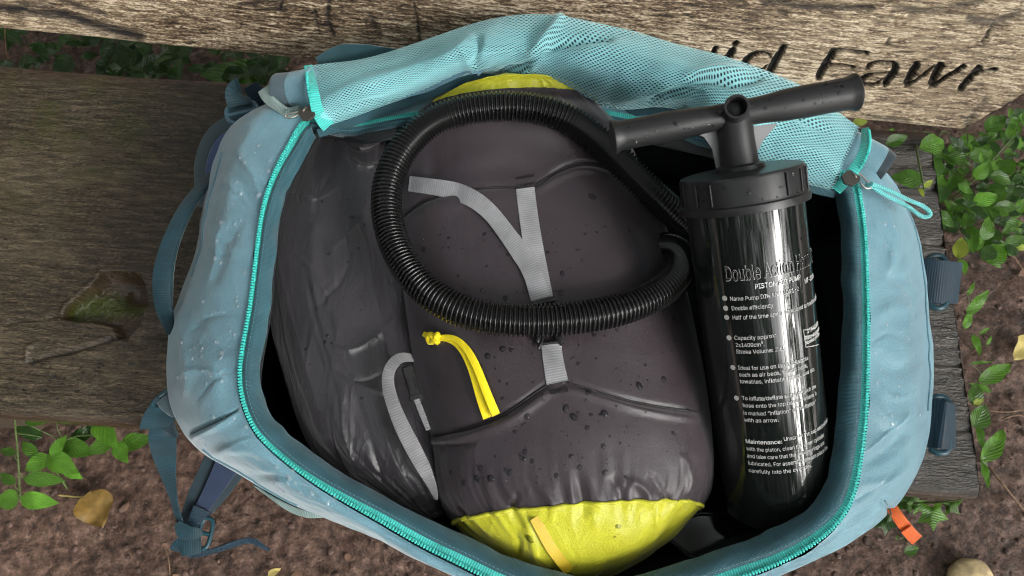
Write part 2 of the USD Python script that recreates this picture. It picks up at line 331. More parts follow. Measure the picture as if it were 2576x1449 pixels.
# ---- ground
M['soil'] = usdkit.material(stage, '/World/Looks/damp_soil', {
    'g': ('geometry', {}), 'n': ('noise_texture', {'scale': 55.0, 'detail': 7.0, 'roughness': 0.75}), 'n2': ('noise_texture', {'scale': 3.0, 'detail': 3.0}),
    'n3': ('noise_texture', {'scale': 190.0, 'detail': 3.0, 'roughness': 0.6}),
    'r': ('rgb_ramp', {'ramp': [(0.34, (0.016, 0.009, 0.006)), (0.45, (0.064, 0.036, 0.025)), (0.54, (0.122, 0.071, 0.051)), (0.63, (0.205, 0.128, 0.095)), (0.75, (0.34, 0.235, 0.18))]}),
    'mr': ('map_range', {'from_min': 0.3, 'from_max': 0.7, 'to_min': 0.7, 'to_max': 1.25}), 'm': ('mix', {'mix_type': 'multiply', 'fac': 1.0}),
    'rr': ('map_range', {'from_min': 0.35, 'from_max': 0.6, 'to_min': 0.38, 'to_max': 0.75}),
    'ad': ('math', {'math_type': 'multiply_add', 'value2': 0.55}),
    'b': ('bump', {'strength': 0.8, 'distance': 0.006}), 'p': ('principled_bsdf', {'specular_ior_level': 0.45})},
    [('g.position', 'n.vector'), ('g.position', 'n2.vector'), ('g.position', 'n3.vector'), ('n3.fac', 'ad.value1'), ('n.fac', 'ad.value3'), ('n.fac', 'r.fac'), ('n2.fac', 'mr.value'), ('r.color', 'm.color1'), ('mr.result', 'm.color2'), ('m.color', 'p.base_color'),
     ('n3.fac', 'rr.value'), ('rr.result', 'p.roughness'), ('ad.value', 'b.height'), ('b.normal', 'p.normal')], surface='p.BSDF')
gx, gy = np.meshgrid(np.linspace(-1.5, 1.5, 500), np.linspace(-0.7, 2.0, 450), indexing='ij')
gp = np.stack([gx, gy, 0 * gx], -1)
edge = np.clip(np.minimum.reduce([gx + 1.5, 1.5 - gx, gy + 0.7, 2.0 - gy]) / 0.15, 0, 1)
def ground_z(x, y):
    p = np.stack([np.asarray(x, float), np.asarray(y, float), 0 * np.asarray(x, float)], -1)
    return 0.035 * (fbm(p * 2.5, 3, 3) - 0.5) + 0.012 * (fbm(p * 30, 4, 5) - 0.5) + 0.006 * np.maximum(0, ridged(p * 60, 9) - 0.45)
gz = ground_z(gx, gy) * edge
near = (np.stack([gx, gy, gz], -1).reshape(-1, 3), q2t(gridf(500, 450)))
xs = np.array([-200, -1.5, 1.5, 200.]); ys = np.array([-200, -0.7, 2.0, 200.]); far = []
for i in range(3):
    for j in range(3):
        if (i, j) != (1, 1): far.append((np.array([[xs[i], ys[j], 0], [xs[i + 1], ys[j], 0], [xs[i + 1], ys[j + 1], 0], [xs[i], ys[j + 1], 0]]), np.array([[0, 1, 2, 3]])))
obj('ground', join([near] + far), M['soil'], smooth=True, kind='structure', label='damp reddish brown soil with small clods')

# crumbs of earth: uncountable
def pebble(seed, n=1):
    m = trimesh.creation.icosphere(1); v = m.vertices * (0.75 + 0.5 * noise(m.vertices * 1.7 + seed * 9.1, seed))[:, None] * [1.1, 0.9, 0.6]
    return v, m.faces
M['crumb'] = plain('soil_crumb', (0.09, 0.054, 0.042), rough=0.7, var=0.5, scale=90, bump=0.3)
cr = []
for k in range(5000):
    x, y = rng.uniform(-1.25, 1.3), rng.uniform(-0.35, 1.3)
    s = 0.0019 * (1 + 2.4 * rng.random() ** 4); v, f = pebble(k % 7); a = rng.random() * 2 * pi
    R = np.array([[math.cos(a), -math.sin(a), 0], [math.sin(a), math.cos(a), 0], [0, 0, 1]])
    cr.append((v @ R.T * s + [x, y, float(ground_z(x, y)) + s * 0.25], f))
obj('soil_crumbs', join(cr), M['crumb'], smooth=True, kind='stuff', label='small crumbs of soil scattered over the ground', cat='soil')

# litter: flakes of old leaf and bark among the soil
M['litter'] = plain('old_litter', (0.15, 0.085, 0.055), rough=0.6, var=0.7, scale=25)
lt = []
for k in range(420):
    x, y = rng.uniform(-1.25, 1.3), rng.uniform(-0.35, 1.3); a = rng.random() * 2 * pi; s = 0.004 + 0.010 * rng.random() ** 2; z = float(ground_z(x, y)) + .002
    n_ = 7; th_ = np.linspace(0, 2 * pi, n_, endpoint=False); r_ = s * rng.uniform(.6, 1.1, n_); e = rng.uniform(.3, .9)
    px_, py_ = r_ * np.cos(th_), r_ * e * np.sin(th_); v = np.stack([x + px_ * math.cos(a) - py_ * math.sin(a), y + px_ * math.sin(a) + py_ * math.cos(a), z + rng.uniform(0, s * .5, n_)], 1)
    lt.append((np.vstack([[x, y, z + s * .2], v]), np.array([[0, 1 + i, 1 + (i + 1) % n_] for i in range(n_)])))
obj('leaf_litter', join(lt), M['litter'], smooth=True, kind='stuff', label='small flakes of old leaf and bark on the soil', cat='litter')

# ---- the bench
SEAT_Z, SEAT_T = 0.48, 0.055
FR, FL = P(2470, 1262, SEAT_Z), P(0, 1040, SEAT_Z)
bu = unit(FR - FL); bv = np.array([-bu[1], bu[0], 0.0]); bz = np.array([0, 0, 1.0])
SW = 0.498                                      # depth of the seat
bench = thing('memorial_bench', 'weathered wooden bench with carved lettering on its backrest, under the open bag', 'bench', (FR[0] - 0.6, FR[1] + 0.3, 0))

def wood(name, ramp, sx, sy, fine, rough, spec=0.5, bump=0.9, dist=0.0018, gloss=0.12, tint=None, extra=(), xlinks=(), colour='r.color'):
    nodes = {'tc': ('texture_coordinate', {}), 'mp': ('mapping', {'scale': (sx, sy, 1.0)}), 'n': ('noise_texture', {'scale': 1.0, 'detail': 5.0, 'roughness': 0.68, 'distortion': 0.25}),
             'mpf': ('mapping', {'scale': (fine * 0.35, fine, 1.0)}), 'nf': ('noise_texture', {'scale': 1.0, 'detail': 3.0, 'roughness': 0.6}),
             'nl': ('noise_texture', {'scale': 7.0, 'detail': 4.0, 'roughness': 0.6}), 'ml': ('mapping', {'scale': (0.5, 1.5, 1.0)}),
             'a1': ('math', {'math_type': 'multiply_add', 'value2': 0.62}), 'a2': ('math', {'math_type': 'multiply_add', 'value2': 0.55, 'value3': -0.38}), 'a3': ('math', {'math_type': 'add'}),
             'hf': ('math', {'math_type': 'multiply_add', 'value2': 0.7}),
             'r': ('rgb_ramp', {'ramp': ramp}), 'b': ('bump', {'strength': bump, 'distance': dist}),
             'rr': ('map_range', {'from_min': 0.35, 'from_max': 0.65, 'to_min': rough - gloss, 'to_max': rough + gloss}),
             'p': ('principled_bsdf', {'specular_ior_level': spec})}
    nodes.update(dict(extra))
    links = [('tc.UV', 'mp.vector'), ('mp.vector', 'n.vector'), ('tc.UV', 'mpf.vector'), ('mpf.vector', 'nf.vector'), ('tc.UV', 'ml.vector'), ('ml.vector', 'nl.vector'),
             ('nf.fac', 'a1.value1'), ('n.fac', 'a1.value3'), ('nl.fac', 'a2.value1'), ('a1.value', 'a3.value1'), ('a2.value', 'a3.value2'), ('a3.value', 'r.fac'),
             ('nf.fac', 'hf.value1'), ('n.fac', 'hf.value3'), ('hf.value', 'b.height'), ('b.normal', 'p.normal'), (colour, 'p.base_color'), ('nl.fac', 'rr.value'), ('rr.result', 'p.roughness')] + list(xlinks)
    return usdkit.material(stage, '/World/Looks/' + name, nodes, links, surface='p.BSDF')
M['back_wood'] = wood('bleached_oak', [(0.50, (0.008, 0.006, 0.005)), (0.57, (0.040, 0.026, 0.016)), (0.655, (0.12, 0.080, 0.047)), (0.74, (0.28, 0.21, 0.135)), (0.83, (0.56, 0.47, 0.345)), (1.05 if False else 1.0, (0.70, 0.60, 0.45))],
                      44.0, 300.0, 620.0, 0.48, spec=0.35, bump=1.0, dist=0.0024,
                      extra={'at': ('attribute', {'attribute': 'stain'}), 'mx': ('mix', {'color2': (0.010, 0.009, 0.009)}), 'pa': ('attribute', {'attribute': 'pale'}), 'mp2': ('mix', {'color2': (0.50, 0.40, 0.26)})},
                      xlinks=[('at.fac', 'mx.fac'), ('pa.fac', 'mp2.fac'), ('r.color', 'mp2.color1'), ('mp2.color', 'mx.color1')], colour='mx.color')
M['seat_wood'] = wood('wet_dark_oak', [(0.46, (0.007, 0.005, 0.0032)), (0.58, (0.021, 0.015, 0.0088)), (0.70, (0.037, 0.027, 0.0155)), (0.84, (0.078, 0.059, 0.036)), (1.0, (0.15, 0.12, 0.076))],
                      26.0, 170.0, 480.0, 0.18, spec=0.75, bump=1.0, dist=0.0036, gloss=0.14,
                      extra={'at': ('attribute', {'attribute': 'moss'}), 'nm': ('noise_texture', {'scale': 260.0, 'detail': 2.0}), 'mm': ('math', {'math_type': 'multiply'}), 'm2': ('math', {'math_type': 'multiply', 'value2': 2.0, 'use_clamp': True}),
                             'mx': ('mix', {'color2': (0.034, 0.045, 0.004)}), 'aw': ('attribute', {'attribute': 'bare'}), 'm3': ('mix', {'color2': (0.040, 0.022, 0.012)}), 'ag': ('attribute', {'attribute': 'grey'}), 'm4': ('mix', {'color2': (0.034, 0.032, 0.030)})},
                      xlinks=[('at.fac', 'mm.value1'), ('nm.fac', 'mm.value2'), ('mm.value', 'm2.value1'), ('m2.value', 'mx.fac'), ('r.color', 'm4.color1'), ('ag.fac', 'm4.fac'), ('m4.color', 'm3.color1'), ('aw.fac', 'm3.fac'), ('m3.color', 'mx.color1')], colour='mx.color')
M['post_wood'] = plain('dark_post_wood', (0.05, 0.034, 0.022), rough=0.6, var=0.3, scale=30, bump=0.4)

# seat plank: a grid over its length (u, back from the right end) and round its edges
su = np.r_[np.linspace(-1.75, -1.35, 60)[:-1], np.linspace(-1.35, 0.0, 700)]
rr_ = 0.012; ang = np.linspace(0, pi / 2, 6)
prof = [(0.004, -SEAT_T + d) for d in np.linspace(0, SEAT_T - rr_, 12)[:-1]] + [(rr_ * (1 - math.cos(a)), -rr_ * (1 - math.sin(a))) for a in ang]
top_v = np.linspace(rr_, SW - rr_, 262)[1:-1]
prof += [(v, 0.0) for v in top_v] + [(SW - y, z) for y, z in prof[:len(prof)][::-1]]
prof = np.array(prof)
U, Vv = np.meshgrid(su, prof[:, 0], indexing='ij'); Z = np.broadcast_to(prof[:, 1], U.shape).copy()
topm = np.clip((Z + 0.006) / 0.006, 0, 1)
g3 = np.stack([U * 14, Vv * 190, 0 * U + 3], -1); g4 = np.stack([U * 40, Vv * 420, 0 * U + 8], -1)
relief = 0.0020 * (fbm(g3, 3, 21) - 0.5) + 0.0010 * (fbm(g4, 2, 31) - 0.5) + 0.004 * (fbm(np.stack([U * 3, Vv * 9, 0 * U], -1), 2, 5) - 0.5)
endw = np.clip((U + 0.20) / 0.12, 0, 1)            # the rough, ridged right end
relief += endw * (0.0045 * (fbm(np.stack([U * 26, Vv * 120, 0 * U + 1], -1), 3, 51) - 0.5) - 0.004 * np.exp(-(np.abs(np.sin((Vv + 0.012 * noise(np.stack([U * 9, Vv * 3, 0 * U], -1), 4)) * 38)) / 0.10) ** 2))
wx, wy = FR[0] + U * bu[0] + Vv * bv[0], FR[1] + U * bu[1] + Vv * bv[1]
spx = proj(np.stack([wx, wy, SEAT_Z + 0 * U], -1))[..., :2]
# knot hole with moss and two cracks running from it (outline in photo pixels -> points on the seat)
knot = Polygon([(262, 690), (300, 686), (348, 692), (362, 720), (366, 758), (356, 790), (350, 815), (318, 850), (300, 848), (288, 820), (240, 808), (196, 806), (160, 800), (172, 775), (205, 748), (236, 720)]).buffer(4)
kin = shapely.contains_xy(knot, spx[..., 0], spx[..., 1]); kd = np.zeros(U.shape)
sel = (np.abs(spx[..., 0] - 262) < 190) & (np.abs(spx[..., 1] - 768) < 150)
kd[sel] = shapely.distance(shapely.points(spx[sel]), knot.exterior)
sgn = np.where(kin, kd, -kd); sgn[~sel] = -100
hole = np.clip(sgn / 13 + 0.12 * (fbm(np.stack([spx[..., 0] / 14, spx[..., 1] / 14, 0 * U], -1), 3, 2) - 0.5), 0, 1) ** 0.7
deep = np.exp(-(((spx[..., 0] - 322) / 42) ** 2 + ((spx[..., 1] - 730) / 34) ** 2))
rim_up = np.exp(-((sgn + 6) / 7.0) ** 2)
relief -= hole * (0.016 + 0.024 * deep + 0.006 * (fbm(np.stack([spx[..., 0] / 9, spx[..., 1] / 9, 0 * U], -1), 3, 12) - 0.5)); relief += 0.0025 * rim_up * topm
for cl, w, d in [([(170, 790), (120, 800), (60, 805), (20, 812)], 5, .004), ([(300, 845), (250, 862), (190, 880), (120, 895), (70, 908)], 6, .006), ([(362, 765), (400, 770), (440, 772)], 6, .006), ([(318, 850), (330, 880), (352, 915)], 4, .003), ([(255, 690), (250, 660), (262, 610)], 4, -.002), ([(90, 865), (70, 872), (66, 905)], 5, -.003)]:
    relief -= d * np.exp(-(segdist(spx, cl) / w) ** 2) * topm
moss = hole * np.clip(1.5 - 1.6 * deep, 0, 1) * np.clip(np.exp(-((spx[..., 1] - 760 - 0.12 * (262 - spx[..., 0])) / 30) ** 2) * 1.2, 0, 1)
moss = np.maximum(moss, 0.50 * np.clip(fbm(np.stack([spx[..., 0] / 60, spx[..., 1] / 45, 0 * U], -1), 4, 77) * 1.8 - 0.75, 0, 1) * np.exp(-((spx[..., 0] - 160) / 240) ** 2 - ((spx[..., 1] - 330) / 170) ** 2) * 1.6)
bare = hole * np.clip(0.45 + 0.7 * fbm(np.stack([spx[..., 0] / 12, spx[..., 1] / 12, 0 * U], -1), 3, 8), 0, 1)
bare = np.maximum(bare, 0.75 * np.clip((np.where(Z < -0.004, 1, 0) * (Vv < 0.02)), 0, 1))
bare = np.maximum(bare, 0.8 * np.clip((Vv - SW + 0.03) / 0.02, 0, 1))
side_wob = 0.010 * (fbm(np.stack([U * 4, 0 * U, 0 * U], -1), 3, 61) - 0.5) * np.where(Vv < SW / 2, 1, 1) * np.clip(np.abs(Vv - SW / 2) / (SW / 2), 0, 1) ** 6
V2 = Vv + side_wob
seatV = np.stack([FR[0] + U * bu[0] + V2 * bv[0], FR[1] + U * bu[1] + V2 * bv[1], SEAT_Z + Z + relief * np.where(topm > 0, topm, 0.0) + (1 - topm) * 0], -1)
sn = len(prof)
seat_faces = list(q2t(gridf(len(su), sn)))
nb = len(su) * sn; capv = seatV[-1].mean(0); capl = seatV[0].mean(0)
sv = np.vstack([seatV.reshape(-1, 3), capv, capl]); k = np.arange(sn); e = (len(su) - 1) * sn
endf = np.vstack([np.stack([e + k, np.full(sn, nb), e + (k + 1) % sn], 1)[:, ::-1], np.stack([k, (k + 1) % sn, np.full(sn, nb + 1)], 1)[:, ::-1]])
bot = np.array([[0, sn - 1, e + sn - 1], [0, e + sn - 1, e]])
pad2 = lambda a: np.r_[a.ravel(), 0, 0]
obj('seat', (sv, np.vstack([np.array(seat_faces), endf, bot])), M['seat_wood'], bench, smooth=True, uv=np.stack([pad2(U), pad2(Vv + Z)], 1), prim={'moss': pad2(moss), 'bare': pad2(bare), 'grey': pad2(endw * 0.7)})

# backrest plank, leaning back, with the carved letters
BO = P(2420, 330, 0.6); BYAW = math.radians(-7.377); LEAN = math.radians(14)
ru = np.array([math.cos(BYAW), math.sin(BYAW), 0]); rb = np.array([-ru[1], ru[0], 0])
rv = rb * math.sin(LEAN) + bz * math.cos(LEAN); rn = -rb * math.cos(LEAN) + bz * math.sin(LEAN)
def on_back(px, py):
    d = ray(px, py); t = ((BO - CAM) @ rn) / (d @ rn); q = CAM + d * t[..., None] - BO
    return np.stack([q @ ru, q @ rv], -1)
tip = on_back(2576, 240); kslope = tip[0] / tip[1]
BT, BH = 0.05, 0.30
r0 = 0.005
bp = [(r0 * (1 - math.cos(a)), -r0 * (1 - math.sin(a))) for a in np.linspace(0, pi / 2, 5)]
bp = [(0.0, -BT + d) for d in np.linspace(0, BT - r0, 6)[:-1]] + bp + [(v, 0) for v in np.linspace(r0, BH - r0, 215)[1:-1]]
bp += [(BH - y, z) for y, z in bp[:10][::-1]]
bp = np.array(bp); s_ = np.linspace(0, 1, 1000)
S, VV = np.meshgrid(s_, bp[:, 0], indexing='ij'); ZZ = np.broadcast_to(bp[:, 1], S.shape)
uright = kslope * VV; UU = -1.55 + S ** 0.75 * (uright + 1.55)
Lt = lambda X, Y: (1717.4 + X / 3.0, Y / 3.0)
def stroke(l):
    """a carved stroke: (x, y, width) in the enlarged photo -> polygon on the plank"""
    l = np.array(l, float)
    if len(l) > 2: l = curve(l, 12)
    parts = []
    for a, b in zip(l[:-1], l[1:]):
        parts.append(unary_union([Point(a[:2]).buffer(a[2] * .58, 4), Point(b[:2]).buffer(b[2] * .58, 4)]).convex_hull)
    poly = unary_union(parts); c = np.array(poly.exterior.coords)
    return Polygon(on_back(*Lt(c[:, 0], c[:, 1]))).buffer(0)
letters = [[[(248, 372, 30), (225, 420, 36)]],
           [[(405, 328, 30), (385, 350, 36)], [(372, 392, 44), (318, 480, 50)]],
           [[(760, 360, 40), (700, 460, 48), (655, 550, 46)], [(672, 450, 18), (640, 412, 26), (570, 402, 30), (500, 435, 40), (460, 500, 46), (470, 545, 40), (540, 560, 26), (640, 500, 20)]],
           [[(1140, 385, 42), (1080, 480, 48), (1022, 590, 44)], [(1150, 386, 26), (1290, 388, 22), (1390, 402, 30)], [(1085, 490, 24), (1200, 492, 22), (1290, 508, 26)]],
           [[(1395, 508, 26), (1430, 478, 28), (1520, 468, 26), (1600, 485, 36), (1605, 520, 44), (1560, 590, 46), (1525, 640, 36)], [(1580, 545, 20), (1480, 555, 22), (1390, 575, 30), (1335, 612, 38), (1370, 636, 30), (1450, 632, 20), (1530, 590, 18)]],
           [[(1765, 492, 46), (1720, 570, 46), (1685, 640, 40)], [(1700, 648, 22), (1790, 590, 22), (1900, 505, 24)], [(1945, 500, 48), (1900, 580, 46), (1868, 652, 36)], [(1890, 655, 24), (1990, 585, 30), (2120, 508, 32)]],
           [[(2235, 522, 44), (2160, 600, 40), (2095, 682, 40)], [(2150, 612, 18), (2210, 570, 20), (2280, 545, 22), (2350, 536, 34)]]]
polys = [unary_union([stroke(s) for s in L]) for L in letters]
allp = unary_union(polys)
pv = np.stack([UU, VV], -1)
carve = np.zeros(UU.shape); nb_ = (UU > -0.32) & (UU < 0.06) & (VV > 0.0) & (VV < 0.2)
dist = shapely.distance(shapely.points(pv[nb_]), allp.exterior if allp.geom_type == 'Polygon' else shapely.MultiLineString([l for g in allp.geoms for l in [g.exterior, *g.interiors]]))
ins = shapely.contains_xy(allp, pv[nb_][:, 0], pv[nb_][:, 1])
carve[nb_] = np.where(ins, np.clip(dist / 0.0022, 0, 1), 0)
soot = np.zeros(UU.shape); soot[nb_] = np.where(ins, np.clip(dist / 0.0014 + 0.2, 0, 1), np.clip(0.25 - dist / 0.004, 0, 1))
bpx = proj(BO + UU[..., None] * ru + VV[..., None] * rv)[..., :2]
stain = soot.copy()
fine_n = fbm(np.stack([bpx[..., 0] / 26, bpx[..., 1] / 5, 0 * UU], -1), 3, 41)
for cl, w, amt in [([(0, 22), (90, 30), (170, 42), (235, 66), (300, 82), (350, 94)], 14, 1.0), ([(150, 0), (200, 20), (260, 38)], 8, .8), ([(40, 8), (130, 18)], 8, .7), ([(1900, -5), (2000, 14), (2100, 22), (2190, 20)], 8, .9),
                   ([(1960, 28), (1975, 36)], 8, .7), ([(2440, 50), (2500, 62), (2560, 36)], 12, .75), ([(2250, 20), (2340, 30), (2470, 6)], 8, .6), ([(708, 0), (704, 24)], 7, 1.0), ([(828, 0), (822, 40), (836, 90)], 6, .9), ([(790, 30), (800, 80)], 6, .7), ([(1040, 10), (1050, 60), (1056, 110)], 5, .8), ([(930, 40), (955, 90)], 9, .7),
                   ([(600, 14), (700, 8)], 5, .8), ([(640, 30), (740, 20)], 6, .7), ([(2500, 60), (2478, 100), (2470, 108)], 3, 1.0), ([(2240, 96), (2230, 110)], 3, .8), ([(2430, 320), (2455, 280), (2480, 258)], 9, .6), ([(2180, 292), (2280, 306)], 7, .6), ([(2290, 36), (2345, 26)], 6, .7)]:
    stain = np.maximum(stain, amt * np.clip(np.exp(-(segdist(bpx, cl) / w) ** 2) * (0.55 + 1.1 * fine_n) - 0.08, 0, 1))
pale = 0.45 * np.clip((bpx[..., 0] - 1750) / 500, 0, 1) * np.clip(fine_n * 2.2 - 0.7, 0, 1) + 0.35 * np.clip((520 - bpx[..., 0]) / 300, 0, 1) * np.clip(fine_n * 2.0 - 0.8, 0, 1)
g5 = np.stack([UU * 22, VV * 330, 0 * UU + 3], -1)
rel = 0.0034 * (fbm(g5, 3, 71) - 0.55) + 0.006 * (fbm(np.stack([UU * 3, VV * 7, 0 * UU], -1), 2, 15) - 0.5) - 0.0034 * np.clip(stain - soot, 0, 1)
facem = np.clip((ZZ + 0.004) / 0.004, 0, 1)
H = ZZ + facem * rel - 0.0085 * carve
wob = 0.004 * (fbm(np.stack([UU * 6, 0 * UU, 0 * UU], -1), 3, 91) - 0.5)
BV = BO + UU[..., None] * ru + (VV + wob)[..., None] * rv + H[..., None] * rn
nbp = len(bp); e = 999 * nbp; k = np.arange(nbp); nB = 1000 * nbp
bvv = np.vstack([BV.reshape(-1, 3), BV[-1].mean(0), BV[0].mean(0)])
bf = np.vstack([q2t(gridf(1000, nbp)), np.stack([e + k, np.full(nbp, nB), e + (k + 1) % nbp], 1)[:, ::-1], np.stack([k, (k + 1) % nbp, np.full(nbp, nB + 1)], 1)[:, ::-1], np.array([[0, nbp - 1, e + nbp - 1], [0, e + nbp - 1, e]])])
back = obj('backrest', (bvv, bf), M['back_wood'], bench, smooth=True, uv=np.stack([pad2(UU), pad2(VV + ZZ)], 1), prim={'stain': pad2(stain), 'pale': pad2(pale)})
M['letter'] = plain('blackened_letter', (0.016, 0.013, 0.010), rough=0.55, var=0.75, scale=260, bump=0.9)
for pl in polys:
    ms = []
    for g in getattr(pl, 'geoms', [pl]):
        q = g.buffer(-0.0012)
        for h in getattr(q, 'geoms', [q]):
            if not h.is_empty: ms.append(place(extr(h, 0.0025), BO - rn * 0.0090, ru, rv, rn))
    obj('carved_letter', join(ms), M['letter'], back, smooth=False)
# posts and legs
for du in (-0.62, -1.45):
    c = BO + ru * du
    m = box(0.09, 0.05, 0.86, 0.006)
    obj('back_post', place(m, BO + ru * du - rn * (BT + 0.026) + rv * (0.20 - 0.40), ru, -rn, rv), M['post_wood'], bench, smooth=20)
    obj('leg', place(box(0.11, 0.40, SEAT_Z - SEAT_T, 0.008), FR + bu * du + bv * (SW / 2) + np.array([0, 0, -SEAT_Z + (SEAT_Z - SEAT_T) / 2 - 0.001]), bu, bv, bz), M['post_wood'], bench, smooth=20)

# ---- plants
def leafmat(name, col, tr, rough=0.3, var=0.35):
    col = np.array(col)
    return usdkit.material(stage, '/World/Looks/' + name, {
        'oi': ('object_info', {}), 'hs': ('map_range', {'from_min': 0.0, 'from_max': 1.0, 'to_min': 1 - var, 'to_max': 1 + var}), 'g': ('geometry', {}), 'n': ('noise_texture', {'scale': 60.0, 'detail': 3.0}),
        'tc': ('texture_coordinate', {}), 'sx': ('separate_xyz', {}), 'ab': ('math', {'math_type': 'absolute'}), 'vm': ('math', {'math_type': 'multiply_add', 'value2': -0.55}), 'vs': ('math', {'math_type': 'multiply', 'value2': 44.0}), 'si': ('math', {'math_type': 'sine'}), 'pw': ('math', {'math_type': 'multiply_add', 'value2': 0.35, 'value3': 0.0}), 'hh': ('math', {'math_type': 'add'}),
        'r': ('rgb_ramp', {'ramp': [(0.3, col * 0.8), (0.7, col * 1.2)]}), 'm': ('mix', {'mix_type': 'multiply', 'fac': 1.0}), 'b': ('bump', {'strength': 0.55, 'distance': 0.0016}),
        'p': ('principled_bsdf', {'roughness': rough, 'specular_ior_level': 0.5}), 't': ('translucent_bsdf' if False else 'principled_bsdf', {}) if False else ('principled_bsdf', {'roughness': rough}),
        'tl': ('diffuse_bsdf', {})} if False else {
        'oi': ('object_info', {}), 'hs': ('map_range', {'from_min': 0.0, 'from_max': 1.0, 'to_min': 1 - var, 'to_max': 1 + var}), 'g': ('geometry', {}), 'n': ('noise_texture', {'scale': 60.0, 'detail': 3.0}),
        'tc': ('texture_coordinate', {}), 'sx': ('separate_xyz', {}), 'ab': ('math', {'math_type': 'absolute'}), 'vm': ('math', {'math_type': 'multiply_add', 'value2': -0.4}), 'vs': ('math', {'math_type': 'multiply', 'value2': 46.0}), 'si': ('math', {'math_type': 'sine'}), 'hh': ('math', {'math_type': 'multiply_add', 'value2': 0.35}),
        'r': ('rgb_ramp', {'ramp': [(0.3, col * 0.8), (0.7, col * 1.2)]}), 'm': ('mix', {'mix_type': 'multiply', 'fac': 1.0}), 'b': ('bump', {'strength': 0.5, 'distance': 0.0016}),
        'p': ('principled_bsdf', {'roughness': rough, 'specular_ior_level': 0.5}), 'tl': ('translucent_bsdf', {'color': tr}), 'mx': ('mix_closure', {'fac': 0.28})},
        [('oi.random', 'hs.value'), ('g.position', 'n.vector'), ('n.fac', 'r.fac'), ('r.color', 'm.color1'), ('hs.result', 'm.color2'), ('m.color', 'p.base_color'),
         ('tc.UV', 'sx.vector'), ('sx.y', 'ab.value1'), ('ab.value', 'vm.value1'), ('sx.x', 'vm.value3'), ('vm.value', 'vs.value1'), ('vs.value', 'si.value1'), ('si.value', 'hh.value1'), ('n.fac', 'hh.value3'), ('hh.value', 'b.height'), ('b.normal', 'p.normal'),
         ('p.BSDF', 'mx.closure1'), ('tl.BSDF', 'mx.closure2')], surface='mx.closure')
M['leaf'] = leafmat('shrub_leaf', (0.052, 0.125, 0.016), (0.08, 0.19, 0.018), rough=0.15)
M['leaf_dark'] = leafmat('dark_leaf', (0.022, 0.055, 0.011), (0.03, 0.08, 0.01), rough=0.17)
M['leaf_bright'] = leafmat('bright_leaf', (0.085, 0.21, 0.022), (0.14, 0.30, 0.03), rough=0.19, var=0.25)
M['leaf_yellow'] = leafmat('yellowing_leaf', (0.26, 0.33, 0.04), (0.3, 0.35, 0.05), rough=0.35, var=0.15)
M['leaf_dead'] = fabric('fallen_leaf_brown', (0.24, 0.145, 0.04), rough=0.3, var=0.8, weave=300, sheen=0, spec=0.5)
M['leaf_pale'] = fabric('fallen_leaf_pale', (0.50, 0.40, 0.13), rough=0.4, var=0.35, weave=300, sheen=0)
M['stem'] = plain('green_stem', (0.07, 0.11, 0.03), rough=0.5, var=0.3)
M['twig'] = plain('dry_twig', (0.17, 0.105, 0.06), rough=0.7, var=0.4, scale=120)
def leaf_mesh(base, tip, up, wr, fold=0.25, curl=0.12, wav=0.03, seed=0, n=9):
    base, tip = np.asarray(base, float), np.asarray(tip, float); L = np.linalg.norm(tip - base); d = (tip - base) / L
    s = unit(np.cross(d, up)); nn = np.cross(s, d); t = np.linspace(0, 1, n)
    w = wr * L * 0.5 * (np.sin(pi * t ** 0.78) ** 0.8) * (1 - 0.25 * t); w[0] = 0.004 * L; w[-1] = 0
    r = np.random.default_rng(seed); ph = r.random(2) * 6
    c = base + np.outer(t * L, d) + np.outer(-curl * L * (t - 0.4) ** 2 * 1.6, nn)
    rows = []
    for q in (-1, -.5, 0, .5, 1):
        lift = fold * np.abs(q) * w + wav * L * abs(q) * np.sin(t * 11 + ph[0 if q < 0 else 1])
        rows.append(c + np.outer(w * q, s) + np.outer(lift, nn))
    V = np.stack(rows, 1); uv = np.stack([np.repeat(t, 5), np.tile([-1, -.5, 0, .5, 1], n)], 1)
    return (V.reshape(-1, 3), q2t(gridf(n, 5))), uv
def leaf(px, py, lpx, ang, z, parent, mat='leaf', wr=0.62, tilt=0.0, name='leaf', seed=0, roll=0.0, **kw):
    """a leaf centred on a photo pixel at height z; ang = direction of its tip in the picture, degrees"""
    a = math.radians(ang); dx, dy = math.cos(a) * lpx / 2, -math.sin(a) * lpx / 2
    L = lpx * float(proj(P(px, py, z))[2]) / FPX; dz = math.sin(math.radians(tilt)) * L / 2
    b, t = P(px - dx, py - dy, z - dz), P(px + dx, py + dy, z + dz)
    up = unit(np.array([roll, -0.15, 1.0]))
    m, uv = leaf_mesh(b, t, up, wr, seed=seed, fold=0.22 + 0.12 * math.sin(seed * 2.3), curl=0.10 + 0.12 * math.sin(seed * 1.7), **kw)
    obj(name, m, M[mat], parent, smooth=True, uv=uv); return b
def stem(parent, p, r=0.0014, mat='stem', name='stem'):
    c = even(curve(p, 30), 16); obj(name, tube(c, np.linspace(r * 1.2, r * 0.7, 16), 6), M[mat], parent, smooth=True)

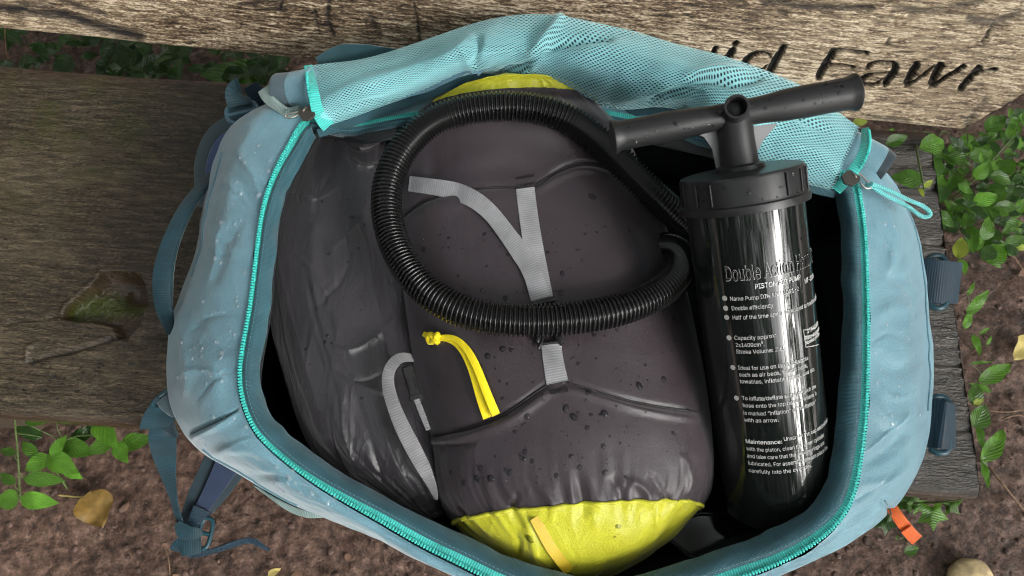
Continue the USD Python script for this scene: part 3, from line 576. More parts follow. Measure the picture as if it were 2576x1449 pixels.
# left of the bag, in front of the seat: two nettle-like plants
def low_plant(label, root, leaves, spine, group=None):
    t = thing('leafy_plant', label, 'plant', (*root, 0), group)
    p = pts(spine); stem(t, np.vstack([[root[0], root[1], 0.0], p]), 0.0016)
    for i, (x, y, l, a, z, m, w, tl) in enumerate(leaves):
        b = leaf(x, y, l, a, z, t, m, w, tl, seed=i + int(x))
        k = np.argmin(np.linalg.norm(p - b, axis=1)); stem(t, [p[k], (p[k] + b) / 2 + [0, 0, 0.006], b], 0.0008, name='leaf_stalk')
    return t
r1 = P(60, 1260, 0.0)[:2]
low_plant('tall thin stemmed plant with paired bright green leaves at the far left', r1,
          [(18, 1258, 66, 195, .12, 'leaf_bright', .85, -5), (96, 1260, 98, -8, .12, 'leaf_bright', .52, -8), (112, 1206, 108, -4, .14, 'leaf', .42, -12), (17, 1203, 50, 150, .14, 'leaf', .5, -5),
           (70, 1087, 76, 160, .2, 'leaf_dark', .45, 0), (20, 1136, 44, 170, .18, 'leaf', .55, 0)], [(50, 1235, .11), (46, 1160, .17), (40, 1090, .22), (37, 1046, .26)])
r2 = P(170, 1230, 0.0)[:2]
low_plant('bushy young plant with veined wet leaves in front of the seat edge', r2,
          [(92, 1166, 74, 210, .2, 'leaf_bright', .75, 0), (158, 1166, 92, -32, .2, 'leaf_bright', .62, -8), (147, 1122, 66, 60, .21, 'leaf_bright', .6, 4), (72, 1128, 60, 140, .2, 'leaf', .5, 0), (196, 1128, 90, -20, .16, 'leaf', .6, -6),
           (268, 1088, 92, -58, .23, 'leaf_bright', .62, 0), (250, 1124, 70, 205, .21, 'leaf', .72, 0), (344, 1110, 84, 12, .2, 'leaf', .62, 0), (306, 1138, 62, -62, .22, 'leaf_bright', .68, -4), (98, 1060, 76, 4, .25, 'leaf', .34, 0), (212, 1092, 84, 30, .15, 'leaf_dark', .55, 0), (165, 1058, 52, -20, .24, 'leaf', .45, 0), (238, 1068, 70, 100, .18, 'leaf_dark', .6, 0), (180, 1190, 60, -30, .15, 'leaf_bright', .5, -6)],
          [(150, 1200, .12), (135, 1145, .18), (160, 1110, .19), (230, 1095, .2), (290, 1110, .2)])
t = thing('fallen_leaf', 'curled yellow-brown fallen leaf with a thin stalk on the soil, left', 'leaf', tuple(P(250, 1286, .02)))
m, uv = leaf_mesh(P(228, 1236, .035), P(260, 1328, .03), unit(np.array([.25, -.2, 1])), 1.02, fold=0.35, curl=-0.1, wav=.06, seed=4, n=12)
obj('leaf_blade', m, M['leaf_dead'], t, smooth=True, uv=uv)
obj('leaf_stalk', tube(even(curve(pts([(228, 1246, .034), (200, 1250, .03), (170, 1248, .022), (148, 1246, .018)]), 20), 12), 0.0013, 6), M['leaf_pale'], t, smooth=True)
m, uv = leaf_mesh(P(673, 1449, .015), P(706, 1430, .018), np.array([0, 0, 1.]), .55, seed=9)
obj('small_leaf', m, M['leaf_pale'], smooth=True, uv=uv, label='small pale yellow leaf on the soil below the hanging strap end', cat='leaf')
def twig(label, path, r=0.0016, group=None):
    c = even(curve(pts(path), 40), 24); c[:, 2] = np.maximum(c[:, 2], 0.004)
    obj('twig', tube(c, np.linspace(r, r * .55, 24), 6), M['twig'], smooth=True, label=label, cat='twig', group=group)
twig('thin reddish twig lying on the soil at the bottom left, beside the strap', [(428, 1449, .012), (424, 1410, .016), (415, 1375, .014)], .0013)
twig('long bare twig slanting to the right picture edge below the ivy', [(2490, 1178, .03), (2520, 1215, .035), (2548, 1250, .03), (2590, 1300, .02)], .0024)
twig('pale forked twig at the right edge level with the lower strap loop', [(2478, 1030, .02), (2520, 1036, .03), (2556, 1034, .03), (2600, 1022, .02)], .002)
twig('fine dry twig hanging over the soil beside the shrub on the right', [(2500, 590, .08), (2540, 630, .05), (2580, 690, .02)], .0016)
twig('pale curled twig near the right edge beside the bright upright leaf', [(2520, 1056, .02), (2545, 1046, .03), (2590, 1050, .02)], .0016)

# right: the shrub spilling past the bench end
t = thing('leafy_shrub', 'green shrub of small wet oval leaves beyond the right end of the bench', 'shrub', (*P(2480, 480, 0)[:2], 0))
big = [(2257, 352, 60, 20, .5, 'leaf', .68), (2350, 363, 70, 15, .5, 'leaf', .66), (2282, 449, 84, 170, .52, 'leaf', .74), (2336, 462, 30, 40, .54, 'leaf_yellow', .6), (2318, 484, 26, -60, .53, 'leaf_yellow', .6),
       (2166, 306, 40, 10, .45, 'leaf_yellow', .6), (2505, 310, 66, 35, .3, 'leaf', .6), (2542, 330, 40, 80, .3, 'leaf', .6), (2418, 402, 66, -20, .3, 'leaf', .66), (2468, 392, 60, 10, .3, 'leaf', .6), (2470, 430, 56, 60, .32, 'leaf_bright', .6), (2520, 450, 60, -20, .3, 'leaf', .66), (2430, 520, 70, -30, .3, 'leaf', .66), (2480, 500, 66, 20, .3, 'leaf_bright', .6), (2376, 552, 60, -40, .34, 'leaf', .6), (2440, 500, 52, 80, .3, 'leaf', .66),
       (2484, 573, 64, 70, .3, 'leaf', .74), (2416, 624, 56, 80, .28, 'leaf_yellow', .62), (2422, 672, 42, -70, .26, 'leaf_bright', .7), (2536, 520, 70, 0, .3, 'leaf', .5), (2460, 612, 50, 30, .26, 'leaf_bright', .5), (2516, 640, 60, 50, .22, 'leaf_bright', .5), (2554, 606, 60, 20, .24, 'leaf', .5), (2566, 620, 40, -20, .22, 'leaf_yellow', .7), (2500, 660, 54, -30, .2, 'leaf_bright', .5), (2554, 560, 30, 120, .2, 'leaf_yellow', .6)]
for i, (x, y, l, a, z, m, w) in enumerate(big): leaf(x, y, l, a, z, t, m, w, rng.uniform(-18, 18), seed=i, roll=rng.uniform(-.4, .4))
zone = Polygon([(2150, 322), (2440, 345), (2590, 245), (2620, 245), (2620, 560), (2560, 640), (2470, 650), (2400, 590), (2360, 500), (2300, 420), (2200, 400)])
c = 0
while c < 255:
    x, y = rng.uniform(2150, 2620), rng.uniform(245, 650)
    if not zone.contains(Point(x, y)): continue
    z = 0.04 + 0.30 * rng.random() ** 1.3
    if x < 2330 and y > 330 and z < .6: z = min(z, .3)
    leaf(x, y, rng.uniform(24, 58), rng.uniform(0, 360), z, t, ['leaf', 'leaf', 'leaf_dark', 'leaf_dark', 'leaf_bright'][rng.integers(5)], rng.uniform(.5, .72), rng.uniform(-30, 30), seed=c + 50, roll=rng.uniform(-.5, .5)); c += 1
stem(t, pts([(2300, 330, .4), (2306, 380, .5), (2316, 430, .53), (2326, 480, .53)]), .0016)
stem(t, pts([(2330, 520, .05), (2420, 480, .2), (2480, 420, .25), (2560, 330, .28)]), .002)
for k in range(14):
    x, y = rng.uniform(2380, 2570), rng.uniform(330, 600)
    stem(t, pts([(x, y, .02), (x + rng.uniform(-20, 20), y + rng.uniform(-20, 20), .12), (x + rng.uniform(-50, 50), y + rng.uniform(-50, 50), .26)]), .0013)
def sprig(label, rootpx, leaves, mat='leaf_bright', name='ivy_sprig', cat='plant'):
    s = thing(name, label, cat, tuple(P(*rootpx)))
    for i, (x, y, l, a, z, w) in enumerate(leaves):
        b = leaf(x, y, l, a, z, s, mat if w > 0 else 'leaf_yellow', abs(w), rng.uniform(-6, 14), seed=i * 3 + int(x))
        stem(s, [P(rootpx[0] + i * 2, rootpx[1], max(0.0, rootpx[2])), (P(*rootpx) + b) / 2 + [0, 0, .01], b], .0009, name='leaf_stalk')
sprig('pair of narrow bright leaves on the soil beside the upper strap loop', (2430, 800, .0), [(2461, 760, 84, 48, .10, .36), (2436, 802, 56, 70, .08, .4), (2444, 726, 40, 60, .06, .3)])
sprig('small narrow seedling beside the bench end between the two strap loops', (2440, 880, .0), [(2458, 866, 56, -70, .07, .42), (2478, 832, 34, 30, .05, .3), (2490, 856, 30, 60, .04, .3)])
sprig('leafy seedling with a broad leaf and a long blade at the right edge', (2470, 960, .0), [(2506, 938, 96, 28, .12, .42), (2520, 930, 50, -10, .1, .6), (2470, 912, 60, 4, .06, .16), (2466, 975, 60, 160, .07, .4)])
sprig('ivy creeping out along the bench end below the lower strap loop', (2462, 1070, .0), [(2465, 1046, 66, 65, .2, .85), (2455, 990, 60, 80, .2, .7), (2462, 1010, 30, 20, .22, -.6), (2466, 1100, 60, -80, .18, .4)], 'leaf')
sprig('bright plant with one long upright leaf beside the lower bench end corner', (2478, 1190, .0), [(2503, 1118, 104, 52, .14, .42), (2480, 1196, 66, -78, .08, .34), (2474, 1160, 50, 100, .06, .4)])
sprig('pale round seedling hanging by the orange tag over the soil', (2270, 1350, .0), [(2294, 1384, 40, 20, .04, .75), (2256, 1352, 14, 60, .04, .4)], 'leaf')
def ivy_leaf(cx, cy, r, rot, z, parent, mat):
    pr = [(0, 1.0), (18, .62), (38, .60), (62, .95), (82, .58), (110, .50), (138, .80), (160, .45), (180, .30)]
    full = [(a, q) for a, q in pr] + [(360 - a, q) for a, q in pr[1:-1][::-1]]
    V = [P(cx, cy, z)]
    for a, q in full:
        th = math.radians(rot + a); V.append(P(cx + r * q * math.cos(th), cy - r * q * math.sin(th), z - 0.008 * q + 0.006 * math.cos(3 * math.radians(a))))
    n = len(full); uvv = np.r_[[(0, 0)], [(q * math.cos(math.radians(a)), q * math.sin(math.radians(a))) for a, q in full]]
    obj('leaf', (np.array(V), np.array([[0, 1 + (k + 1) % n, 1 + k] for k in range(n)])[:, ::-1]), M[mat], parent, smooth=True, uv=uvv)
s = thing('ivy_plant', 'lobed ivy leaves peeping from under the lower right bench corner', 'ivy', tuple(P(2330, 1290, 0)))
for a in [(2345, 1290, 48, -85, .25, 'leaf_bright'), (2282, 1262, 40, 150, .22, 'leaf'), (2390, 1272, 34, 20, .24, 'leaf'), (2232, 1314, 36, 200, .1, 'leaf_dark'), (2310, 1275, 30, 100, .2, 'leaf')]: ivy_leaf(*a[:5], s, a[5])
stem(s, pts([(2420, 1255, .3), (2345, 1265, .24), (2282, 1268, .2), (2232, 1310, .1), (2225, 1330, .01)]), .0012)
m = trimesh.creation.icosphere(3); v = m.vertices * [1.05, .95, .6] * (0.8 + 0.4 * fbm(m.vertices * 1.3 + 3, 3, 4))[:, None] * 0.034
M['stone'] = plain('tan_stone', (0.46, 0.35, 0.19), rough=0.75, var=0.3, scale=90, bump=0.6)
obj('stone', (v + P(2440, 1452, .012), m.faces), M['stone'], smooth=True, label='tan stone on the soil at the bottom right corner', cat='stone')
m, uv = leaf_mesh(P(2600, 852, .02), P(2556, 902, .03), np.array([0, 0, 1.]), .75, wav=.07, seed=3)
obj('fallen_leaf', m, M['leaf_pale'], smooth=True, uv=uv, label='pale crumpled fallen leaf at the right picture edge on the soil', cat='leaf')
m = trimesh.creation.icosphere(3); v = m.vertices * [1.3, .9, .6] * (0.8 + 0.4 * fbm(m.vertices * 1.3 + 8, 3, 6))[:, None] * 0.05
M['stone_wet'] = plain('brown_wet_stone', (0.11, 0.085, 0.06), rough=0.4, var=0.3, scale=60, bump=0.6)
obj('stone', (v + P(2290, 345, .34), m.faces), M['stone_wet'], smooth=True, label='brown wet stone behind the bench end, under the shrub leaves', cat='stone') if False else None

# behind the seat: dark foliage seen through the gap
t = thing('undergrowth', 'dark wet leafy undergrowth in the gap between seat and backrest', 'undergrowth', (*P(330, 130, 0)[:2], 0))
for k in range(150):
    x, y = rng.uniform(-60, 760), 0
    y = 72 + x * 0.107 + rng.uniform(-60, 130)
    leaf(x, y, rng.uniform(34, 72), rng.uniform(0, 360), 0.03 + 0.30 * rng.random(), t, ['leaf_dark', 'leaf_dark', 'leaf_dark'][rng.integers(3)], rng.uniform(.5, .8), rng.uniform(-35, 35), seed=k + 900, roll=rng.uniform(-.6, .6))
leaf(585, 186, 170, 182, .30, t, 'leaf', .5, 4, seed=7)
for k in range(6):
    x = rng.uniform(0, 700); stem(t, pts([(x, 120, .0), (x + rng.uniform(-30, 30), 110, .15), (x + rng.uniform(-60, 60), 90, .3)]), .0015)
twig('thin bare stem rising in the gap at the far left edge', [(20, 150, .25), (14, 110, .3), (12, 60, .36)], .0015)

# ================================================================ THE TRAVEL BAG
# control pairs round the opening: zip line (x, y, z) and outermost bulge of the side (x, y, z), photo pixels and metres
ZR = 0.722
ctl = [((775, 300), (602, 326), .722, .64), ((735, 350), (560, 378), .722, .63), ((700, 415), (537, 450), .721, .62), ((668, 500), (520, 530), .72, .61), ((650, 600), (503, 620), .72, .60), ((638, 700), (470, 725), .72, .59), ((624, 800), (441, 810), .72, .59), ((608, 890), (428, 905), .72, .59),
       ((604, 960), (432, 1000), .72, .59), ((615, 1020), (466, 1085), .719, .595), ((645, 1085), (525, 1147), .717, .60), ((700, 1142), (615, 1197), .714, .61), ((770, 1197), (720, 1256), .712, .62), ((860, 1255), (830, 1304), .71, .63), ((960, 1312), (955, 1354), .708, .63), ((1060, 1370), (1050, 1404), .706, .63),
       ((1160, 1420), (1160, 1453), .704, .63), ((1260, 1470), (1270, 1500), .702, .63), ((1400, 1520), (1400, 1550), .70, .63), ((1560, 1535), (1560, 1570), .70, .63), ((1720, 1502), (1745, 1530), .70, .62), ((1830, 1463), (1880, 1456), .702, .61), ((1920, 1432), (1985, 1416), .704, .60), ((2000, 1395), (2085, 1372), .706, .59),
       ((2072, 1347), (2180, 1322), .708, .59), ((2121, 1295), (2252, 1262), .71, .59), ((2150, 1230), (2302, 1180), .712, .59), ((2167, 1140), (2329, 1085), .714, .59), ((2178, 1040), (2340, 950), .716, .59), ((2182, 920), (2336, 850), .718, .59), ((2183, 800), (2325, 750), .72, .59), ((2180, 680), (2310, 650), .722, .595),
       ((2174, 570), (2284, 565), .724, .61), ((2164, 500), (2243, 500), .726, .63), ((2148, 452), (2190, 445), .728, .66), ((2050, 415), (2090, 360), .72, .62), ((1900, 365), (1950, 280), .71, .60), ((1700, 315), (1720, 220), .70, .60), ((1500, 275), (1500, 180), .70, .60), ((1300, 260), (1300, 170), .70, .60), ((1100, 275), (1080, 190), .70, .60), ((950, 300), (900, 225), .71, .61), ((850, 310), (720, 265), .718, .63)]
N = 960
ring = np.array([[*P(*a, za), *P(*b, zb)] for a, b, za, zb in ctl])
rc = curve(ring, N * 6, closed=True)
dd = np.r_[0, np.cumsum(np.linalg.norm(np.diff(rc[:, :3] * .5 + rc[:, 3:] * .5, axis=0), axis=1))]
pick = np.interp(np.linspace(0, dd[-1] * (1 - 1 / N), N), dd, np.arange(len(rc)))
rc = np.stack([np.interp(pick, np.arange(len(rc)), c) for c in rc.T], 1)
ci = pick / len(rc[:]) ; ci = pick / (N * 6) * len(ctl)          # which control pair each ring point belongs to (approximate)
rim, sil = rc[:, :3], rc[:, 3:]
cen = np.array([sil[:, 0].mean(), sil[:, 1].mean(), 0])
bot = cen + (sil - cen) * [0.80, 0.80, 0]; bot[:, 2] = SEAT_Z + 0.006
bot[:, 1] = np.maximum(bot[:, 1], 0.055)
bag = thing('travel_bag', 'open wet light blue travel bag with turquoise zip, standing on the bench seat', 'travel bag', (*cen[:2], SEAT_Z))
out = unit((sil - cen) * [1, 1, 0])
ctrl = [rim + out * 0.0030 + [0, 0, -0.002], rim * .62 + sil * .38 + [0, 0, 0.022] + out * .006, rim * .2 + sil * .8 + [0, 0, 0.016] + out * .004, sil, sil * .62 + bot * .38 - [0, 0, .012] + out * .006, sil * .15 + bot * .85 + out * .012 - [0, 0, .002], bot]
K = 88
cs = CubicSpline([0, .26, .5, .62, .78, .95, 1.0], np.stack(ctrl), axis=0, bc_type='natural')
G = cs(np.linspace(0, 1, K))                       # K x N x 3
Gp = np.concatenate([G, G[:, :1]], 1); Nn = -vnorm(Gp)[:, :-1]
if ((Nn * out[None]).sum(-1)).mean() < 0: Nn = -Nn
ph = np.linspace(0, 2 * pi, N, endpoint=False)[None, :] + 0 * G[..., 0]; vv = np.linspace(0, 1, K)[:, None] + 0 * G[..., 0]
cyc = np.stack([np.cos(ph) * 4.2, np.sin(ph) * 4.2, vv * 2.2], -1)
panel = np.sin(pi * np.clip(vv / 0.75, 0, 1))
G = G + Nn * (panel * (0.008 * (fbm(cyc, 3, 13) - 0.5) + 0.0022 * (ridged(np.stack([np.cos(ph) * 9, np.sin(ph) * 9, vv * 3.4 + 2 * noise(cyc)], -1), 3, 2) - 0.6)))[..., None]
G = creases(G, Nn, [([(598, 1030), (560, 1052), (480, 1090)], -.0050, 5), ([(598, 1030), (560, 1062), (490, 1098)], .003, 9), ([(600, 380), (640, 430), (690, 470)], .0035, 14), ([(575, 430), (620, 480), (665, 520)], -.003, 14), ([(520, 560), (570, 620), (640, 640)], .003, 16), ([(540, 700), (560, 640), (600, 560)], -.003, 16),
                     ([(450, 800), (470, 900), (470, 980)], .0035, 12), ([(470, 760), (520, 860), (600, 880)], -.003, 18), ([(520, 900), (550, 940), (540, 990)], .0035, 18), ([(545, 1140), (620, 1130), (690, 1160)], .003, 12), ([(640, 1200), (720, 1205), (790, 1240)], -.0025, 9),
                     ([(2225, 520), (2250, 600), (2230, 700)], .0035, 16), ([(2190, 650), (2240, 700), (2300, 700)], -.0035, 16), ([(2200, 800), (2250, 770), (2300, 800)], .003, 18), ([(2210, 900), (2260, 930), (2320, 900)], -.0035, 18), ([(2200, 1010), (2240, 1060), (2310, 1040)], .004, 18), ([(2190, 1160), (2240, 1130), (2290, 1080)], -.004, 16), ([(2180, 1220), (2230, 1210), (2290, 1150)], .004, 14),
                     ([(2225, 1258), (2240, 1280), (2240, 1300)], -.005, 6), ([(2120, 1330), (2170, 1290), (2220, 1262)], -.0035, 12), ([(2050, 1390), (2120, 1360), (2190, 1310)], .003, 12),
  ([(610, 400), (640, 450), (652, 500)], .0022, -6), ([(560, 470), (600, 500), (640, 560)], -.0022, -6), ([(530, 620), (570, 650), (620, 660)], .0022, -6), ([(560, 560), (545, 640), (520, 720)], .0025, -6), ([(480, 830), (520, 800), (590, 790)], -.0022, -6), ([(450, 950), (500, 930), (570, 950)], .0022, -6), ([(500, 1000), (540, 960), (590, 930)], -.002, -6), ([(560, 1130), (610, 1110), (650, 1100)], .002, -6), ([(700, 1210), (760, 1215), (820, 1262)], .002, -6),
  ([(2200, 560), (2235, 620), (2240, 690)], .0022, -6), ([(2260, 700), (2290, 740), (2300, 800)], -.0022, -6), ([(2200, 960), (2250, 1000), (2300, 990)], .0022, -6), ([(2195, 860), (2240, 840), (2290, 860)], -.002, -6), ([(2185, 1130), (2230, 1090), (2280, 1040)], .0025, -6), ([(2150, 1260), (2200, 1230), (2250, 1180)], -.0022, -6), ([(1990, 1405), (2060, 1375), (2130, 1330)], .002, -6)])
shell = surface(G[:int(K * .62)])
body_v = np.vstack([G.reshape(-1, 3), [[*bot[:, :2].mean(0), SEAT_Z + 0.006]]])
k = np.arange(N); e = (K - 1) * N
obj('body', (body_v, np.vstack([q2t(gridf(K, N, cv=True)), np.stack([e + k, np.full(N, K * N), e + (k + 1) % N], 1)[:, ::-1]])), M['shell'], bag, smooth=True)
# piping where the side panels join the base, and the corner seams
def piping(a, b, kk, r, mat, off=.0006):
    q = np.where((ci >= a) & (ci <= b))[0]; c = np.array([G[kk, i] + Nn[kk, i] * off for i in q]); obj('piping', tube(c, r, 8), mat, bag, smooth=True)
piping(1.2, 4.6, 40, .0011, M['shell']); piping(8.5, 10.6, 44, .0011, M['shell']); piping(24.5, 32.5, 42, .0010, M['shell'])
for sm in ([(602, 1030), (560, 1054), (520, 1074), (482, 1092)], [(2225, 1258), (2236, 1276), (2242, 1296)]):
    c = even(curve(np.array(sm, float), 60), 40); obj('panel_seam', tube(shell(c[:, 0], c[:, 1], .0002), .0007, 6), M['backing'], bag, smooth=True)
# lining inside
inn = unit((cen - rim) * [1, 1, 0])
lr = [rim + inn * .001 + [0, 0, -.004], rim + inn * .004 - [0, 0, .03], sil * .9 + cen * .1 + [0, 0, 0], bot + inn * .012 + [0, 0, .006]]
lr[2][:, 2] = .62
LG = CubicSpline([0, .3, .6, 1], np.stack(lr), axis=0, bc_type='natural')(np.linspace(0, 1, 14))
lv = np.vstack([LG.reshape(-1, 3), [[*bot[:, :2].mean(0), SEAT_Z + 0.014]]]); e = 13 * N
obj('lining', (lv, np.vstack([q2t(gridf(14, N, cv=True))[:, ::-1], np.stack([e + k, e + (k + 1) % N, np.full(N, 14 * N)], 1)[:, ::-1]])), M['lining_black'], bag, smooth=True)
# binding and zip tape round the opening
rp = proj(rim); tp = np.gradient(np.vstack([rp[-1:], rp, rp[:1]])[:, :2], axis=0)[1:-1]; npx = unit(np.stack([tp[:, 1], -tp[:, 0]], 1))
cpx = rp[:, :2].mean(0); npx *= np.sign(((cpx - rp[:, :2]) * npx).sum(1))[:, None]
idx = ci
wt = np.interp(idx, [0, 3, 8, 10, 12, 16, 20, 23, 26, 29, 33, 34.5, 43], [16, 7, 7, 9, 19, 27, 26, 16, 14, 13, 16, 10, 8])
wb = np.interp(idx, [0, 1, 3, 6, 9, 12, 16, 20, 24, 27, 30, 32, 33.5, 43], [34, 40, 36, 44, 48, 42, 52, 60, 58, 52, 46, 38, 24, 26])
wob1 = 5.5 * (noise(np.stack([np.arange(N) / 18.0, 0 * idx, 0 * idx], -1), 3) - .5) + 5 * (noise(np.stack([np.arange(N) / 8.0, 0 * idx, 0 * idx], -1), 5) - .5)
def band(name, w0, w1, z0, z1, mat, m=7, wave=0.0, lift=0.0):
    rows = []
    for f in np.linspace(0, 1, m):
        q = rp[:, :2] + npx * (w0 + (w1 - w0) * f)[:, None]
        z = rim[:, 2] + z0 + (z1 - z0) * f ** 1.5 + lift * math.sin(pi * f) + wave * f * (noise(np.stack([np.arange(N) / 10.0, 0 * idx + f, 0 * idx], -1), 8) - .5)
        rows.append(P(q[:, 0], q[:, 1], z))
    # thickness: a lower copy
    V = np.stack(rows + [r - [0, 0, .0016] for r in rows[::-1]], 0)
    m2 = 2 * m; d = np.r_[0, np.cumsum(np.linalg.norm(np.diff(rows[m // 2], axis=0), axis=1))]
    uv = np.stack([np.tile(d, m2), np.repeat(np.r_[np.linspace(0, 1, m), np.linspace(1, 0, m)], N)], 1)
    obj(name, (V.reshape(-1, 3), q2t(gridf(m2, N, cu=True, cv=True))[:, ::-1]), mat, bag, smooth=True, uv=uv)
band('zip_tape', -3.0 + 0 * wt, wt + 2, -.0008, -.0010, M['ziptape'], lift=.0005)
band('binding', wt, wt + wb + wob1, .0004, -.011, M['binding'], m=9, wave=.006, lift=.003)
# stitch line on the binding
q = rp[:, :2] + npx * (wt + 8)[:, None]; st = P(q[:, 0], q[:, 1], rim[:, 2] + .0030)
sd = even(np.vstack([st, st[:1]]), step=.0036); ms = []
for a, b in zip(sd[:-1], sd[1:]):
    if True: ms.append(tube([a, a + (b - a) * .6], .00028, 4, False))
obj('stitching', join(ms), M['thread_teal'], bag, kind='stuff')
# zip teeth
zl = even(np.vstack([rim, rim[:1]]), step=.0027)
sel = np.interp(np.linspace(0, N, len(zl)), np.arange(N), idx)
tm = trimesh.creation.icosphere(1); tv = np.sign(tm.vertices) * np.abs(tm.vertices) ** .6 * [.00100, .0019, .0011]
ms = []
for i in range(1, len(zl) - 1):
    if sel[i] > 34.1 and sel[i] < 42.95: continue
    t_ = unit(zl[i + 1] - zl[i - 1]); s = unit(np.cross([0, 0, 1.], t_)); ms.append((zl[i] + [0, 0, .0011] + tv[:, 0:1] * t_ + tv[:, 1:2] * s + tv[:, 2:3] * np.cross(t_, s), tm.faces))
obj('zip_teeth', join(ms), M['tooth'], bag, smooth=True, kind='stuff')

# ---- the lid, folded back against the backrest, its mesh pocket towards us
Uc = curve([(762, 166), (830, 157), (900, 149), (1000, 122), (1100, 88), (1200, 55), (1290, 37), (1390, 35), (1500, 55), (1600, 78), (1700, 108), (1800, 133), (1900, 165), (2000, 205), (2060, 240), (2120, 288), (2168, 322)], 300)
Lc = curve([(800, 326), (880, 300), (960, 270), (1080, 226), (1200, 186), (1270, 196), (1330, 212), (1400, 228), (1480, 258), (1560, 278), (1650, 272), (1740, 292), (1800, 345), (1860, 400), (1930, 430), (2020, 462), (2100, 482)], 300)
nu, nv = 300, 90
f = np.linspace(0, 1, nv)[None, :]; s1 = np.linspace(0, 1, nu)[:, None]
px = Lc[:, 0:1] * (1 - f) + Uc[:, 0:1] * f; py = Lc[:, 1:2] * (1 - f) + Uc[:, 1:2] * f
bulge = np.interp(s1, [0, .1, .3, .5, .75, .9, 1], [.026, .034, .05, .058, .056, .046, .032])
zlow = np.interp(s1, [0, .28, .37, .55, .64, 1], [.722, .718, .690, .690, .716, .722])
z = zlow * (1 - f) + np.interp(s1, [0, .3, .5, .8, 1], [.712, .735, .742, .735, .728]) * f + bulge * np.sin(pi * f ** .85) ** .8
FV = P(px, py, z); FN = vnorm(FV); FN *= np.sign((FN * (CAM - FV)).sum(-1, keepdims=True))
FV = FV + FN * (0.010 * (fbm(np.stack([s1 * 9 + 0 * f, f * 2.2 + 0 * s1, 0 * s1 + 0 * f], -1), 3, 17) - .5))[..., None] * np.sin(pi * f)[..., None]
FV = creases(FV, FN, [([(1325, 165), (1358, 140), (1405, 112), (1470, 100), (1530, 102)], -.0085, 11), ([(1335, 140), (1372, 98), (1400, 62), (1408, 42)], .0075, 12), ([(1378, 120), (1330, 172), (1300, 192)], .006, 10), ([(1205, 95), (1203, 120), (1196, 160)], -.006, 9), ([(1160, 130), (1190, 170), (1240, 150)], .003, 10),
                      ([(1250, 190), (1290, 175), (1330, 172)], -.006, 9), ([(1420, 150), (1500, 125), (1600, 120)], .005, 18), ([(1640, 255), (1690, 236), (1760, 232)], -.008, 10), ([(1717, 214), (1800, 200), (1857, 210), (1910, 196)], -.008, 9), ([(1730, 190), (1800, 178), (1870, 178)], .006, 12), ([(1560, 250), (1620, 235), (1680, 222)], .004, 12),
                      ([(820, 250), (900, 215), (1000, 190)], .003, 16), ([(900, 180), (1000, 160), (1090, 120)], -.0025, 10), ([(1080, 160), (1130, 140), (1180, 96)], .004, 12), ([(1960, 240), (2010, 290), (2080, 330)], -.004, 12), ([(1970, 360), (2040, 380), (2100, 420)], .004, 16), ([(1480, 200), (1560, 190), (1640, 170)], -.003, 12), ([(840, 290), (900, 262), (960, 250)], -.004, 8)])
from scipy.interpolate import RegularGridInterpolator
fi = RegularGridInterpolator((np.arange(nu), np.arange(nv)), FV); fn_ = RegularGridInterpolator((np.arange(nu), np.arange(nv)), FN)
# woven mesh with real holes: hexagonal cells about 4.6 mm wide
lu = np.r_[0, np.cumsum(np.linalg.norm(np.diff(FV[:, nv // 2], axis=0), axis=1))]
lenu = lu[-1]; lenv = np.linalg.norm(np.diff(FV, axis=1), axis=2).sum(1); lv_m = np.median(lenv)
cw, chh = .0048, .0037; nx, ny = int(lenu / cw), int(np.max(lenv) / chh)
hexa = [(0, 2 / 3), (.5, 1 / 3), (.5, -1 / 3), (0, -2 / 3), (-.5, -1 / 3), (-.5, 1 / 3)]
hx = []
for a, b in zip(hexa, hexa[1:] + hexa[:1]): hx += [a, ((a[0] + b[0]) / 2, (a[1] + b[1]) / 2)]
hx = np.array(hx); ha = np.arctan2(hx[:, 1], hx[:, 0]); hole_ = np.stack([np.cos(ha) * .27, np.sin(ha) * .36], 1)
cells, cf = [], []
tri = np.array([[k, 12 + k, 12 + (k + 1) % 12, (k + 1) % 12] for k in range(12)])
for j in range(ny + 1):
    for i in range(nx + 1):
        c = np.array([i + .5 * (j % 2), j]); o = np.vstack([c + hx, c + hole_])
        if (o[:, 0] < 0.1).any() or (o[:, 0] > nx - .1).any() or (o[:, 1] < .1).any() or (o[:, 1] > ny - .1).any(): continue
        cf.append(tri + 24 * len(cells)); cells.append(o)
cells = np.array(cells).reshape(-1, 2); cf = np.vstack(cf)
uu = np.interp(cells[:, 0] / nx * lenu, lu, np.arange(nu)); vq = cells[:, 1] / ny * (nv - 1)
mv = fi(np.stack([uu, vq], 1)); mn = fn_(np.stack([uu, vq], 1))
is_h = (np.arange(len(mv)) % 24) >= 12
mv = mv - mn * np.where(is_h, .0006, 0)[:, None]
mvf = trimesh.Trimesh(mv, q2t(cf), process=True, merge_norm=True)
obj('mesh_pocket', (np.array(mvf.vertices), np.array(mvf.faces)[:, ::-1]), M['mesh'], bag, smooth=True)
bk = FV - FN * (.0055 + .004 * noise(np.stack([s1 * 30 + 0 * f, f * 8 + 0 * s1, 0 * s1 + 0 * f], -1), 6))[..., None]
obj('mesh_backing', (bk.reshape(-1, 3), q2t(gridf(nu, nv))), M['backing'], bag, smooth=True)
ob = FV - FN * (.022 * np.sin(pi * np.clip(f, 0.0, 1)) ** .5 + .008)[..., None]
ob[..., 2] -= .004
obj('lid_shell', (np.concatenate([FV[:, :1] - FN[:, :1] * .004, ob, FV[:, -1:] - FN[:, -1:] * .003], 1).reshape(-1, 3), q2t(gridf(nu, nv + 2))), M['shell_dark'], bag, smooth=True)
